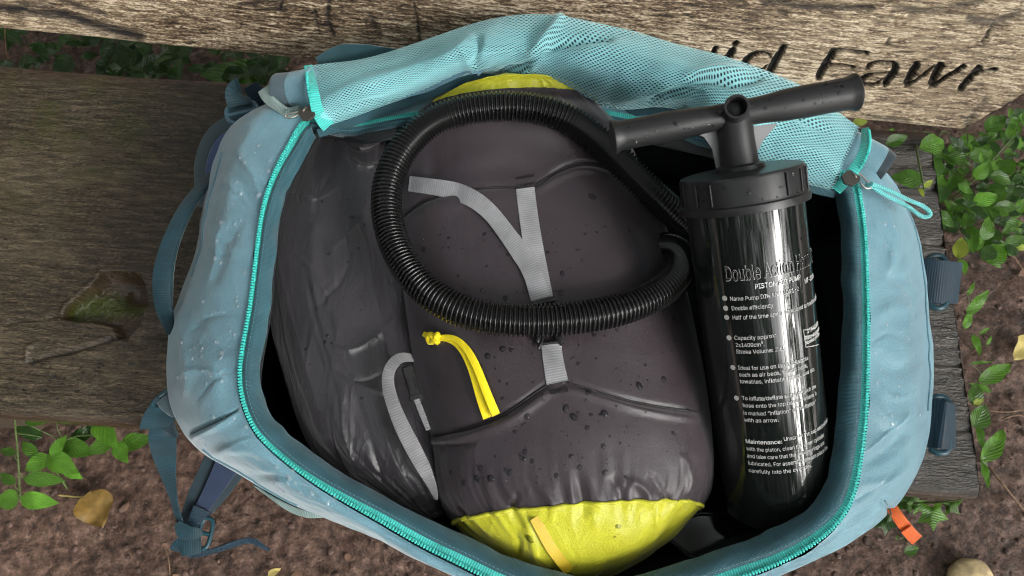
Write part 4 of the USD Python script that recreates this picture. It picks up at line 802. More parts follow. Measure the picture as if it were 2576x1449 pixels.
# binding along the lid's lower edge and upper edge seam
lo = FV[:, 0]
p = np.array([P(a, b + 10, q - .002) for (a, b), q in zip(Lc[:110], zlow[:110, 0])]); obj('lid_binding', ribbon(even(p, 90), .0085, unit(CAM - even(p, 90)), .0014), M['binding'], bag, smooth=True, uv=ribuv(even(p, 90)))
p = np.array([P(a, b + 7, q - .003) for (a, b), q in zip(Lc[108:], zlow[108:, 0])]); obj('lid_binding', ribbon(even(p, 140), .0075, unit(CAM - even(p, 140)), .0014), M['binding'], bag, smooth=True, uv=ribuv(even(p, 140)))
# turquoise zip tape across both ends of the lid, with its teeth
def web(name, px, wpx, mat, parent=bag, n=40, **kw):
    a = np.asarray(px, float); p = even(curve(pts(a), n * 3), n)
    return strap(name, px, wpx, mat, parent, n=n, uv=ribuv(p), smooth=40, **kw)
web('lid_zip_tape', [(775, 166, .735), (782, 200, .748), (790, 240, .752), (802, 285, .742), (826, 318, .728)], [22, 24, 26, 30, 36], M['ziptape'])
web('lid_zip_tape', [(2176, 324, .735), (2178, 360, .748), (2160, 410, .752), (2130, 450, .744), (2104, 478, .73)], [18, 24, 26, 28, 26], M['ziptape'])
for pth in ([(768, 168, .738), (773, 200, .751), (779, 240, .754), (788, 274, .744)], [(2184, 326, .738), (2187, 362, .75), (2172, 410, .754), (2148, 446, .744)]):
    c = even(curve(pts(pth), 60), step=.0031); ms = []
    for i in range(1, len(c) - 1):
        t_ = unit(c[i + 1] - c[i - 1]); s = unit(np.cross([0, -.2, 1.], t_)); ms.append((c[i] + [0, 0, .001] + tv[:, 0:1] * t_ + tv[:, 1:2] * s * .8 + tv[:, 2:3] * np.cross(t_, s), tm.faces))
    obj('lid_zip_teeth', join(ms), M['tooth'], bag, smooth=True, kind='stuff')
# the canvas ends of the lid roll
def roll(name, p0, p1, r0, r1, mat, **kw):
    a, b = P(*p0), P(*p1); n = 10; c = a + np.linspace(0, 1, n)[:, None] * (b - a); d0 = proj(a)[2] / FPX
    r = np.linspace(r0, r1, n) * d0; r[0] *= .93; r[-1] *= .97
    obj(name, tube(c, r, 28, True), mat, bag, smooth=40, **kw)
roll('lid_end', (733, 226, .722), (790, 224, .728), 43, 52, M['shell'])
roll('lid_end_band', (694, 226, .720), (738, 227, .7225), 40, 44.5, M['pad_edge'], label='dark slate band round the left end of the lid')
roll('lid_end', (2120, 378, .716), (2206, 420, .716), 56, 52, M['shell'])
roll('lid_end_band', (2200, 417, .715), (2226, 431, .715), 53, 47, M['pad_edge_dark'], label='black band round the right end of the lid')
web('cream_loop', [(668, 222, .722), (676, 246, .724), (700, 268, .724), (728, 282, .724), (752, 276, .722)], [44, 34, 26, 24, 26], M['strap_cream'], twist=[35, 30, 40], thick=.003)
strap('lid_outer_fold', [(800, 160, .70), (850, 142, .70), (920, 138, .70), (1000, 134, .70)], [30, 56, 50, 20], M['backing'], bag, thick=.004, smooth=40)

# ---- sliders
def slider(px, py, z, rot, tagdir, tagm='dark_metal'):
    o = P(px, py, z); a = math.radians(rot); x = np.array([math.cos(a), math.sin(a), 0]); y = np.array([-math.sin(a), math.cos(a), 0]); zz = bz
    ms = [place(box(.012, .0095, .0022, .0006), o + zz * .0035, x, y, zz), place(box(.012, .0095, .002, .0006), o - zz * .001, x, y, zz), place(box(.004, .004, .008, .0006), o + zz * .002, x, y, zz),
          tube(even(curve([o + x * -.004 + zz * .005, o + x * -.002 + zz * .0085, o + x * .002 + zz * .0085, o + x * .004 + zz * .005], 20), 10), .0011, 8)]
    obj('zip_slider', join(ms), M['metal'], bag, smooth=30)
    b = math.radians(tagdir); tx = np.array([math.cos(b), math.sin(b), 0]); ty = np.array([-math.sin(b), math.cos(b), 0]); tz = unit(bz + tx * -.25); tx = unit(tx - tz * (tx @ tz))
    pl = Polygon([(-.002, -.0045), (.002, -.0065), (.012, -.0062), (.016, 0), (.012, .0062), (.002, .0065), (-.002, .0045)]).buffer(.0008, 3)
    obj('pull_tab', place(extr(pl, .0022), o + zz * .006, tx, ty, tz), M[tagm], bag, smooth=30)
slider(772, 288, .735, 60, -62)
obj('pull_ring', tube(curve(pts([(764, 278, .738), (740, 284, .738), (716, 292, .737), (724, 297, .737), (748, 290, .737), (766, 284, .738)]), 40), .0010, 8), M['metal'], bag, smooth=True)
slider(2140, 452, .742, 120, -140)
obj('pull_ring', tube(curve(pts([(2142, 440, .746), (2160, 436, .746), (2178, 452, .744), (2192, 470, .742), (2180, 474, .742), (2164, 460, .744)]), 40), .0010, 8), M['metal'], bag, smooth=True)
c = even(curve(pts([(2180, 462, .742), (2230, 492, .738), (2290, 524, .726), (2328, 546, .72), (2340, 540, .72), (2332, 526, .722), (2292, 506, .73), (2238, 480, .74), (2190, 462, .744)]), 120), 80)
obj('pull_cord', tube(c, .0021, 8), M['cord'], bag, smooth=True, uv=np.vstack([np.stack([np.repeat(np.linspace(0, .1, 80), 8), np.tile(np.linspace(0, 1, 8), 80)], 1), [[0, 0], [0, 0]]]))

# ---- straps, loops and buckles
def ringbuckle(name, px, wpx, hpx, z, rot, mat, bar=True, r=.0022, sq=3.0):
    o = P(px[0], px[1], z); s = proj(o)[2] / FPX; a = np.linspace(0, 2 * pi, 40)[:-1]
    ex, ey = np.sign(np.cos(a)) * np.abs(np.cos(a)) ** (2 / sq) * wpx / 2, np.sign(np.sin(a)) * np.abs(np.sin(a)) ** (2 / sq) * hpx / 2
    t = math.radians(rot); X, Y = ex * math.cos(t) - ey * math.sin(t), ex * math.sin(t) + ey * math.cos(t)
    p = P(px[0] + X, px[1] - Y, z); p = np.vstack([p, p[:2]])
    ms = [tube(p, r, 8, False)]
    if bar: ms.append(tube(P(px[0] + np.array([-wpx, wpx]) / 2 * math.cos(t), px[1] - np.array([-wpx, wpx]) / 2 * math.sin(t), z), r, 8))
    obj(name, join(ms), M[mat], bag, smooth=True)
web('carry_handle', [(536, 440, .62), (510, 468, .64), (476, 512, .655), (446, 566, .662), (420, 634, .664), (408, 700, .662), (412, 770, .65), (430, 838, .62)], [24, 30, 34, 36, 40, 46, 42, 20], M['strap_teal'], twist=[50, 40, 30, 20, 25, 35], thick=.0045, n=60)
web('carry_handle_lining', [(528, 452, .618), (498, 492, .635), (462, 560, .645), (436, 640, .648), (428, 706, .645), (428, 770, .635)], [22, 30, 30, 24, 20, 16], M['backing'], twist=[60, 50], thick=.002)
# upper left: strap tab through a slide buckle, and the shoulder pad behind it
web('strap_back', [(628, 214, .655), (648, 238, .645), (670, 258, .635)], [44, 50, 40], M['strap_navy'], twist=30)
web('strap_tab', [(606, 226, .672), (598, 240, .677), (604, 266, .672)], [62, 62, 58], M['strap_teal'], twist=[-30, -10, 10])
web('strap_tab', [(604, 264, .668), (612, 290, .664), (626, 318, .648)], [58, 56, 56], M['strap_teal'], twist=[10, 0, 0])
ringbuckle('slide_buckle', (609, 283), 78, 46, .666, 14, 'buckle_blue', r=.0026)
web('shoulder_pad', [(640, 318, .555), (590, 318, .556), (553, 342, .556), (530, 390, .556), (524, 450, .556), (532, 520, .553)], [50, 56, 62, 66, 66, 60], M['pad_edge'], thick=.006, n=50)
strap('shoulder_pad_mesh', [(630, 342, .562), (592, 342, .565), (564, 362, .566), (547, 398, .566), (541, 450, .566), (546, 520, .562)], [30, 36, 42, 46, 46, 40], M['pad'], bag, thick=.004, n=50, smooth=40)
# lower left: webbing, pad, ladder buckle and loose tail hanging in front of the seat
ringbuckle('strap_ring', (412, 1006), 62, 26, .60, 38, 'buckle_navy', bar=False, r=.0026)
strap('strap_anchor', [(452, 1030, .60), (424, 1010, .602), (414, 1000, .60)], [52, 50, 44], M['pad_edge'], bag, smooth=40, thick=.003)
web('strap', [(424, 1014, .598), (404, 1044, .59), (386, 1076, .57)], [68, 72, 66], M['strap_teal'], twist=[0, -10, -30])
web('strap', [(440, 1072, .572), (412, 1082, .56), (409, 1110, .54), (415, 1160, .50), (428, 1220, .47), (443, 1280, .45), (455, 1322, .44)], [58, 64, 62, 54, 40, 24, 22], M['strap_teal'], twist=[-15, 5, 15, 35, 50, 55], n=60)
web('hanging_pad', [(590, 1120, .47), (560, 1178, .45), (516, 1250, .43), (470, 1325, .415)], [120, 104, 86, 46], M['pad_edge_dark'], thick=.005)
strap('hanging_pad_mesh', [(592, 1130, .478), (566, 1180, .458), (528, 1246, .4375), (505, 1284, .429)], [66, 58, 46, 34], M['pad_dark'], bag, thick=.003, smooth=40)
web('hanging_pad_tip', [(508, 1280, .437), (490, 1312, .432), (478, 1336, .43)], [44, 36, 28], M['strap_navy'], thick=.002)
web('strap', [(446, 1316, .448), (462, 1336, .447), (484, 1342, .446), (510, 1338, .442)], [16, 38, 30, 20], M['strap_teal'], twist=[20, 5, 15])
web('strap_end', [(506, 1370, .436), (476, 1374, .441), (452, 1377, .440), (444, 1386, .432)], [40, 46, 46, 30], M['strap_teal'])
ringbuckle('ladder_buckle', (516, 1342), 30, 78, .428, -14, 'buckle_navy', bar=True, r=.0026)
web('strap_tail', [(474, 1396, .42), (510, 1392, .418), (556, 1380, .412), (596, 1366, .405), (632, 1360, .40), (656, 1372, .395), (678, 1384, .39)], [18, 22, 22, 26, 22, 20, 10], M['strap_navy'], twist=[40, 55, 60, 50, 60], n=50, label='loose dark tail end of the strap')
web('grab_handle', [(640, 1218, .625), (690, 1242, .63), (750, 1264, .63), (810, 1280, .63), (880, 1284, .63)], [6, 20, 24, 22, 10], M['strap_navy'], thick=.002)
web('grab_handle_trim', [(640, 1222, .625), (690, 1256, .632), (740, 1284, .632), (790, 1296, .632), (845, 1292, .632), (880, 1288, .63)], [4, 7, 14, 16, 12, 5], M['strap_cream'], thick=.002)
# right side: two webbing loops on plastic rods, orange tag
def sideloop(x0, x1, y, w, z, bend):
    web('side_loop', [(x0 - 18, y - 2, z - .002), (x0 + 14, y, z + .005), ((x0 + x1) / 2, y + bend * .5, z + .009), (x1 - 16, y + bend * .8, z + .005), (x1, y + bend, z - .004)], [w, w, w * .98, w * .95, w * .93], M['strap_navy'], n=40, thick=.0018, label=None)
    xm = (x0 + x1) / 2 - 2
    p = pts([(xm - 34, y - w / 2 + 6, z - .006), (xm - 22, y - w / 2 - 4, z - .003), (xm, y - w / 2 - 6, z - .003), (xm + 14, y - w / 2 + 6, z - .003), (xm + 16, y, z - .003), (xm + 16, y + w / 2 - 4, z - .003), (xm + 8, y + w / 2 + 10, z - .003), (xm - 12, y + w / 2 + 12, z - .003), (xm - 30, y + w / 2 + 2, z - .006)])
    obj('loop_rod', tube(even(curve(p, 60), 40), .0034, 10), M['buckle_navy'], bag, smooth=True)
sideloop(2318, 2414, 706, 112, .585, 6)
sideloop(2342, 2402, 1066, 122, .585, 6)
web('orange_tag', [(2238, 1268, .605), (2252, 1290, .606), (2272, 1318, .60), (2290, 1340, .592), (2308, 1358, .588)], [26, 28, 30, 30, 30], M['orange'])
web('orange_tag_fold', [(2280, 1330, .600), (2294, 1346, .595), (2307, 1359, .591)], [31, 32, 32], M['orange'], thick=.001)

# ================================================================ CONTENTS
def loft(stations, zs, hs, sides=72, power=.86, n=150, cc=None):
    a = np.array(stations, float); L, R = P(a[:, 0], a[:, 1], zs), P(a[:, 2], a[:, 3], zs)
    big = np.hstack([L, R, np.asarray(hs)[:, None]])
    d = np.r_[0, np.cumsum(np.linalg.norm(np.diff((L + R) / 2, axis=0), axis=1) + 0.25 * np.linalg.norm(np.diff((L - R) / 2, axis=0), axis=1))]
    t = np.linspace(0, d[-1], n); c = PchipInterpolator(d, big)(t); sidx = np.interp(t, d, np.arange(len(a)))
    L, R, h = c[:, :3], c[:, 3:6], np.maximum(c[:, 6], .0005)
    ang = np.linspace(0, 2 * pi, sides, endpoint=False); co = np.sign(np.cos(ang)) * np.abs(np.cos(ang)) ** power; si = np.sign(np.sin(ang)) * np.abs(np.sin(ang)) ** power
    mid, hw = (L + R) / 2, (R - L) / 2
    V = mid[:, None] + hw[:, None] * co[None, :, None] + (h[:, None] * si)[..., None] * bz
    return V, sidx, ang
# ---- big stuff sack, brown-black with yellow ends
SM = 320
st_m = [(1262, 206, 1300, 203), (1165, 228, 1415, 216), (1096, 272, 1478, 246), (1030, 330, 1535, 310), (992, 420, 1590, 420), (990, 560, 1650, 565), (1000, 700, 1700, 700), (1016, 850, 1740, 860), (1042, 1000, 1768, 1020), (1082, 1130, 1782, 1140), (1104, 1250, 1772, 1232), (1160, 1335, 1740, 1290), (1228, 1396, 1690, 1350), (1300, 1442, 1610, 1412), (1390, 1470, 1530, 1452), (1440, 1476, 1480, 1468)]
SV, sidx, sang = loft(st_m, np.r_[.722, .716, .694, .668, .640, np.full(11, .615)], [.012, .022, .038, .058, .102, .108, .112, .114, .114, .112, .106, .096, .080, .058, .028, .004], n=380, sides=SM)
SN = vnorm(np.concatenate([SV, SV[:, :1]], 1))[:, :-1]
if (SN[110:180, 78:82, 2]).mean() < 0: SN = -SN
th = sang[None, :] + 0 * sidx[:, None]; si2 = sidx[:, None] + 0 * th
gather = np.exp(-((si2 - 10.7) / np.where(si2 < 10.7, .95, .55)) ** 2) * .0046 + np.exp(-((si2 - 2.5) / .7) ** 2) * .0025
SV = SV + SN * (gather * (1.6 * ridged(np.stack([np.cos(th) * 11 + .5 * noise(np.stack([th * 3, si2 * 2, 0 * th], -1), 4), np.sin(th) * 11, si2 * .35], -1), 3, 2) - 1.0) + .006 * (fbm(np.stack([np.cos(th) * 2.2, np.sin(th) * 2.2, si2 * .5], -1), 3, 5) - .5))[..., None]
SV = creases(SV, SN, [([(1090, 1098), (1180, 1078), (1260, 1046), (1330, 1000), (1382, 962)], -0.0036, 8), ([(1090, 1112), (1190, 1092), (1275, 1062), (1340, 1018), (1390, 980)], 0.0032, 12), ([(1425, 962), (1500, 985), (1600, 1012), (1755, 1036)], -0.0029, 7), ([(1430, 978), (1510, 1000), (1610, 1030), (1750, 1054)], 0.0029, 10),
                       ([(1010, 545), (1060, 510), (1130, 485), (1220, 472), (1320, 470)], -0.0029, 7), ([(1345, 468), (1400, 432), (1460, 412), (1530, 420), (1590, 448)], -0.0036, 8), ([(1350, 480), (1405, 448), (1465, 428), (1520, 436)], 0.0029, 10), ([(1090, 1120), (1130, 1122), (1190, 1116)], -.003, 6),
                       ([(1450, 1190), (1462, 1240), (1472, 1290)], -0.0043, 9), ([(1435, 1195), (1440, 1245), (1448, 1290)], 0.0029, 9), ([(1540, 1205), (1560, 1240), (1562, 1275)], -0.0029, 8), ([(1590, 1210), (1620, 1230), (1640, 1270)], 0.0029, 9), ([(1300, 1250), (1290, 1290), (1310, 1320)], -.003, 9), ([(1370, 1230), (1390, 1270), (1390, 1300)], .003, 9), ([(1640, 1200), (1660, 1230), (1680, 1262)], -0.0032, 8), ([(1720, 1150), (1735, 1200), (1730, 1240)], .003, 8),
                       ([(1300, 1345), (1306, 1370), (1302, 1410)], -0.0029, 8), ([(1480, 1275), (1490, 1300), (1500, 1330)], .003, 5), ([(1655, 1280), (1650, 1300), (1655, 1330)], .003, 6), ([(1720, 1270), (1690, 1320), (1650, 1380)], -.0025, 10), ([(1330, 1325), (1345, 1380), (1350, 1420)], .003, 12), ([(1060, 540), (1200, 500), (1300, 520)], .003, 24), ([(1150, 420), (1260, 390), (1380, 420)], .002, 30), ([(1560, 520), (1620, 640), (1660, 740)], -.003, 24)])
sack = thing('stuff_sack', 'bulging brown-black stuff sack with lime yellow ends, in the middle of the bag', 'stuff sack', tuple(SV[190].mean(0) - [0, 0, .1]))
def part_rows(a, b, closed_end=None):
    n = b - a; V = SV[a:b].reshape(-1, 3); F = q2t(gridf(n, SM, cv=True))
    if closed_end is not None:
        r = 0 if closed_end == 0 else n - 1; c = SV[a + r].mean(0); V = np.vstack([V, c]); k = np.arange(SM); T = np.stack([r * SM + k, r * SM + (k + 1) % SM, np.full(SM, n * SM)], 1)
        F = np.vstack([F, T[:, ::-1] if closed_end == 0 else T])
    return V, F[:, ::-1]
i0, i1 = int(np.searchsorted(sidx, 2.55)), int(np.searchsorted(sidx, 10.75))
obj('sack_body', part_rows(i0, i1 + 1), M['sack'], sack, smooth=True)
obj('yellow_end', part_rows(0, i0 + 1, 0), M['yellow'], sack, smooth=True, label='lime yellow top end of the stuff sack, a strip behind the hose')
obj('yellow_end', part_rows(i1, 380, 1), M['yellow'], sack, smooth=True, label='lime yellow rounded bottom end of the stuff sack')
upper = SV[::2, 2:158:2]; on_sack = surface(upper)
def lay(name, px, wpx, mat, parent, off=.0012, n=40, thick=.0011, surf=None, **kw):
    sf = surf or on_sack
    c = even(curve(np.asarray(px, float), n * 3), n); p = sf(c[:, 0], c[:, 1], off)
    for _ in range(3): p[1:-1] = (p[:-2] + 2 * p[1:-1] + p[2:]) / 4
    return strap(name, px, wpx, mat, parent, n=n, surf=sf, off=off, thick=thick, uv=ribuv(p), smooth=40, **kw)
# yellow rolled hem where the cap meets the body
c = SV[i1, :161]; obj('cap_hem', tube(c + SN[i1, :161] * .0006, .0017 * (1 + .8 * (noise(np.stack([np.arange(161) / 2.4, np.zeros(161), np.zeros(161)], -1), 2) - .5)), 6), M['yellow'], sack, smooth=True)
# seams
for sm in ([(1012, 548), (1060, 512), (1130, 487), (1220, 473), (1310, 471)], [(1348, 468), (1400, 432), (1460, 411), (1530, 418), (1592, 446)], [(1092, 1098), (1180, 1078), (1260, 1046), (1330, 1000), (1382, 965)], [(1428, 963), (1500, 985), (1600, 1012), (1752, 1036)]):
    c = even(curve(np.array(sm, float), 80), 60); obj('seam', tube(on_sack(c[:, 0], c[:, 1], .0006), .0009, 6), M['thread'], sack, smooth=True)
ms = []
for (x0, y0, x1, y1) in ((1298, 449, 1344, 441), (1300, 468, 1346, 460), (1382, 983, 1428, 976), (1384, 990, 1430, 983)):
    zz = np.array([(x0 + (x1 - x0) * t, y0 + (y1 - y0) * t + (3.5 if k % 2 else -3.5)) for k, t in enumerate(np.linspace(0, 1, 17))]); ms.append(tube(on_sack(zz[:, 0], zz[:, 1], .0008), .00045, 5))
obj('bar_tack', join(ms), M['thread'], sack, kind='stuff')
lay('vertical_strap', [(1321, 474), (1332, 560), (1347, 650), (1366, 756)], [47, 48, 50, 54], M['strap_grey'], sack)
lay('loose_strap', [(1030, 462), (1090, 470), (1160, 486), (1220, 522), (1262, 570), (1300, 622), (1328, 662), (1344, 700), (1360, 752)], [38, 40, 46, 44, 42, 44, 50, 48, 50], M['strap_grey'], sack, off=.0042, n=70)
lay('lower_strap', [(1386, 862), (1392, 910), (1402, 962)], [50, 52, 56], M['strap_grey'], sack, n=24)
# side-release buckle, mostly under the hose
def on(px, off): a = np.array(px, float); return on_sack(a[:, 0], a[:, 1], off)
obj('buckle', join([tube(on([(1340, 768), (1396, 752)], .006), .0030, 8), tube(on([(1352, 800), (1356, 850), (1352, 862)], .004), .0022, 8), tube(on([(1366, 846), (1362, 862), (1354, 878)], .004), .0016, 8), tube(on([(1404, 800), (1408, 842), (1414, 862)], .004), .0022, 8), tube(on([(1392, 838), (1402, 850), (1414, 868)], .004), .0016, 8), tube(on([(1358, 866), (1412, 858)], .003), .0016, 8), tube(on([(1380, 780), (1380, 840)], .003), .006, 8)]), M['buckle_black'], sack, smooth=True)
# yellow drawcord tape with its knot
for q, o in (([(1096, 852), (1135, 856), (1168, 888), (1192, 944), (1208, 1000), (1226, 1052)], .003), ([(1096, 850), (1140, 850), (1178, 884), (1206, 940), (1228, 996), (1248, 1044)], .0055)):
    lay('drawcord', q, [10, 16, 19, 20, 21, 22], M['cord_yellow'], sack, off=o, n=50, thick=.0017)
kx, ky = 1089, 851; kp = []
for t_ in np.linspace(0, 2 * pi, 50): kp.append((kx + 11 * math.sin(2 * t_ + .4), ky + 9 * math.sin(3 * t_), .0065 + .0035 * math.cos(3 * t_ + 1)))
kp = np.array(kp); obj('knot', tube(PD(kp[:, 0], kp[:, 1], on_sack(kp[:, 0], kp[:, 1], 0)[..., 2] * 0 + proj(on_sack(kp[:, 0], kp[:, 1], kp[:, 2]))[:, 2]), .0030, 8), M['cord_yellow'], sack, smooth=True)
lay('drawcord_end', [(1096, 848), (1080, 846), (1066, 840)], [16, 20, 12], M['cord_yellow'], sack, off=.006, n=14, thick=.002)
lay('orange_print', [(1348, 1300), (1392, 1370), (1440, 1430)], [34, 46, 50], M['stripe'], sack, off=.0006, n=30, thick=.0004)

# ---- the charcoal sack on the left
st_l = [(800, 340, 1000, 312), (768, 385, 1040, 350), (722, 470, 1066, 440), (698, 590, 1070, 590), (690, 720, 1080, 740), (712, 870, 1100, 900), (745, 1000, 1120, 1030), (782, 1110, 1140, 1130), (830, 1180, 1150, 1195), (930, 1248, 1150, 1250), (1040, 1296, 1140, 1295), (1080, 1306, 1120, 1304)]
LV, lidx, lang = loft(st_l, np.full(12, .585), [.045, .085, .098, .104, .105, .104, .102, .098, .09, .07, .04, .01], n=360, sides=280)
LN = vnorm(np.concatenate([LV, LV[:, :1]], 1))[:, :-1]
if LN[100:160, 66:72, 2].mean() < 0: LN = -LN
th = lang[None, :] + 0 * lidx[:, None]; si2 = lidx[:, None] + 0 * th
LV = LV + LN * (.007 * (fbm(np.stack([np.cos(th) * 2.0, np.sin(th) * 2.0, si2 * .5], -1), 2, 25) - .5) + .0045 * (ridged(np.stack([np.cos(th) * 3.4 + .5 * noise(np.stack([si2 * .8, th, 0 * th], -1), 5), np.sin(th) * 3.4, si2 * .22], -1), 44, 3) ** 3 - .3) + .0016 * (ridged(np.stack([np.cos(th) * 4.5 + .4 * si2, np.sin(th) * 4.5, si2 * .5], -1), 33, 2) - .6) + np.exp(-((si2 - .4) / .7) ** 2) * .004 * (2 * noise(np.stack([np.cos(th) * 14, np.sin(th) * 14, si2], -1), 9) - 1))[..., None]
LV = creases(LV, LN, [([(845, 350), (880, 400), (930, 420), (985, 380)], 0.0038, -7), ([(860, 345), (905, 375), (960, 360)], -0.0038, -6), ([(720, 480), (790, 500), (850, 470)], 0.0025, -7), ([(745, 640), (800, 700), (840, 790), (850, 860)], 0.0038, -8), ([(880, 590), (870, 680), (800, 770)], -0.0038, -10), ([(700, 650), (730, 780), (765, 900), (800, 1030)], 0.0031, -7), ([(760, 640), (790, 780), (820, 900), (838, 980)], -0.0031, -8), ([(820, 830), (860, 880), (930, 860), (990, 800)], 0.0038, -10), ([(850, 930), (900, 960), (960, 940)], -0.0038, -10),
                       ([(860, 1000), (870, 1100), (900, 1190)], 0.0038, -8), ([(900, 1010), (930, 1100), (960, 1200)], -0.0038, -8), ([(960, 1060), (990, 1150), (1040, 1240)], 0.0031, -7), ([(1000, 1020), (1040, 1120), (1075, 1200)], -0.0025, -7), ([(880, 950), (960, 985), (1000, 975)], 0.0031, -7), ([(830, 1060), (840, 1130), (880, 1200)], -0.0031, -7), ([(900, 560), (930, 640), (930, 720)], 0.0031, -10), ([(930, 470), (900, 560), (840, 620)], 0.0031, -10), ([(820, 450), (780, 560), (760, 620)], -0.0025, -10)])
ls = thing('stuff_sack', 'crumpled plain charcoal nylon stuff sack against the left wall of the bag', 'stuff sack', tuple(LV[160].mean(0) - [0, 0, .1]))
cl = LV[0].mean(0); k = np.arange(280)
obj('sack_body', (np.vstack([LV.reshape(-1, 3), cl]), np.vstack([q2t(gridf(360, 280, cv=True)), np.stack([k, (k + 1) % 280, np.full(280, 360 * 280)], 1)[:, ::-1]])[:, ::-1]), M['ripstop'], ls, smooth=True)
on_left = surface(LV[::2, 2:138:2])
c = LV[12, :141]; obj('hem', tube(c + LN[12, :141] * .0005, .0012, 6), M['ripstop'], ls, smooth=True)
# side strap of the big sack with its black buckle
web2 = lambda name, px, w, mat, **kw: strap(name, px, w, M[mat], sack, n=50, uv=ribuv(even(curve(pts(np.asarray(px, float)), 150), 50)), smooth=40, **kw)
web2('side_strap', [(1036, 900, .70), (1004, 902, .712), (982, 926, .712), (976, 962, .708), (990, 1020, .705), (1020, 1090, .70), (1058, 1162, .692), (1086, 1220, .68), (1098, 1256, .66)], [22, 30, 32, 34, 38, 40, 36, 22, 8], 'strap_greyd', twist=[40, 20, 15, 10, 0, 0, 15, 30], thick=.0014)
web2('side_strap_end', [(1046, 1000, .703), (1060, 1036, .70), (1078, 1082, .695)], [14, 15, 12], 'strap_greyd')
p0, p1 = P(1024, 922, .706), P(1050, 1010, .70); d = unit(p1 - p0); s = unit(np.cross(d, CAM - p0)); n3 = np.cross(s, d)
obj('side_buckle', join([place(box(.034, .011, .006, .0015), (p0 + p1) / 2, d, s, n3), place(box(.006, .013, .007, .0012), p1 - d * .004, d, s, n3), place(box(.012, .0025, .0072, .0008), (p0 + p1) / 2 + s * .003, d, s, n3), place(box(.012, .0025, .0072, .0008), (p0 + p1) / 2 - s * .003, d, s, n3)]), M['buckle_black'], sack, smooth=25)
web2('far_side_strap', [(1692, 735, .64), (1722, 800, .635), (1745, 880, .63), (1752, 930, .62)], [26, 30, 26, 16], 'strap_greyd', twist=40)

# ================================================================ THE HAND PUMP
PA, PB = P(1870, 496, .795), P(1960, 1266, .636)
pa = unit(PA - PB); pL = np.linalg.norm(PA - PB); pX = unit(np.array([1., 0, 0]) - pa * pa[0]); pF = np.cross(pX, pa)
RB = .0488
pump = thing('hand_pump', 'black hand pump with a T handle and white printing, inside the bag', 'pump', tuple(PB))
def pl_(m, o=None): return place(m, PB if o is None else o, pX, -pF, pa)     # lathe x, y, z -> pump frame
prof = [(0.0, 0.0), (RB * .98, 0.0), (RB, .002), (RB, .01)] + [(RB, zz) for zz in np.linspace(.012, pL, 30)]
bm = lathe(prof, 128); nrow = len(prof)
uvb = np.stack([np.tile(np.arange(128) / 128 * 2 * pi * RB, nrow), np.repeat([q[1] for q in prof], 128)], 1)
# seam of the texture falls at the back of the barrel
rot = pi / 2; rv2 = np.array(bm[0]); cR, sR = math.cos(rot), math.sin(rot); rv2 = np.stack([rv2[:, 0] * cR - rv2[:, 1] * sR, rv2[:, 0] * sR + rv2[:, 1] * cR, rv2[:, 2]], 1)
obj('barrel', pl_((rv2, bm[1])), M['barrel'], pump, smooth=35, uv=uvb)
# screw cap
cz = pL - .004; rc_ = RB + .0030
capp = [(RB + .0004, cz - .0032), (rc_ + .0018, cz - .003), (rc_ + .0022, cz), (rc_ + .0020, cz + .0032), (rc_ + .0004, cz + .0042), (rc_, cz + .006), (rc_ - .0004, cz + .024), (rc_ - .0018, cz + .0265), (rc_ - .005, cz + .0272), (.024, cz + .0275), (.0205, cz + .0280), (.0200, cz + .0315), (.0165, cz + .0325), (.0158, cz + .033), (0.0, cz + .033)]
obj('screw_cap', pl_(lathe(capp, 128)), M['collar'], pump, smooth=35)
for dg in (-70, -50, -34, 34, 54, 68, 90, 110):
    a = math.radians(dg - 10); o = PB + pa * (cz + .0148) + (pX * math.sin(a) + pF * math.cos(a)) * (rc_ + .0001)
    obj('grip_rib', place(box(.0014, .0026, .0185, .0004), o, pX * math.cos(a) - pF * math.sin(a), pX * math.sin(a) + pF * math.cos(a), pa), M['collar'], pump, smooth=25)
# shaft, hub and T handle
hz = None
best = 1e9
for zz in np.linspace(.03, .16, 300):
    q = proj(PB + pa * (pL + zz)); 
    if abs(q[1] - 288) < best: best, hz = abs(q[1] - 288), pL + zz
hub = PB + pa * hz
obj('shaft', pl_(lathe([(0, cz + .028), (.0160, cz + .028), (.0158, cz + .034), (.0146, hz - .02), (.0146, hz + .004), (.012, hz + .010), (0, hz + .0115)], 48)), M['matte_black'], pump, smooth=35)
def side_handle(sg, L, rI, rO):
    x = np.array([.004, .012, .020, .030, .042, .058, .074, L - .010, L - .006, L - .003, L - .001, L]); r = np.array([rI * .95, rI, rI * 1.0, rI * 1.06, rI * 1.14, rI * 1.2, rO * .97, rO, rO * 1.02, rO * 1.13, rO * 1.14, rO * 1.06])
    pr = list(zip(r, x)) + [(0.0, L + .0005)]
    m = lathe(pr, 48); v = m[0]; w = np.stack([sg * v[:, 2], v[:, 0], v[:, 1]], 1); f = m[1] if sg > 0 else m[1][:, ::-1]
    return place((w, f), hub, pX, pF, pa)
D0 = proj(hub)[2]; half = 309 * D0 / FPX
obj('handle', side_handle(-1, half, .0108, .0124), M['matte_black'], pump, smooth=35)
obj('handle', side_handle(1, half, .0112, .0136), M['matte_black'], pump, smooth=35)
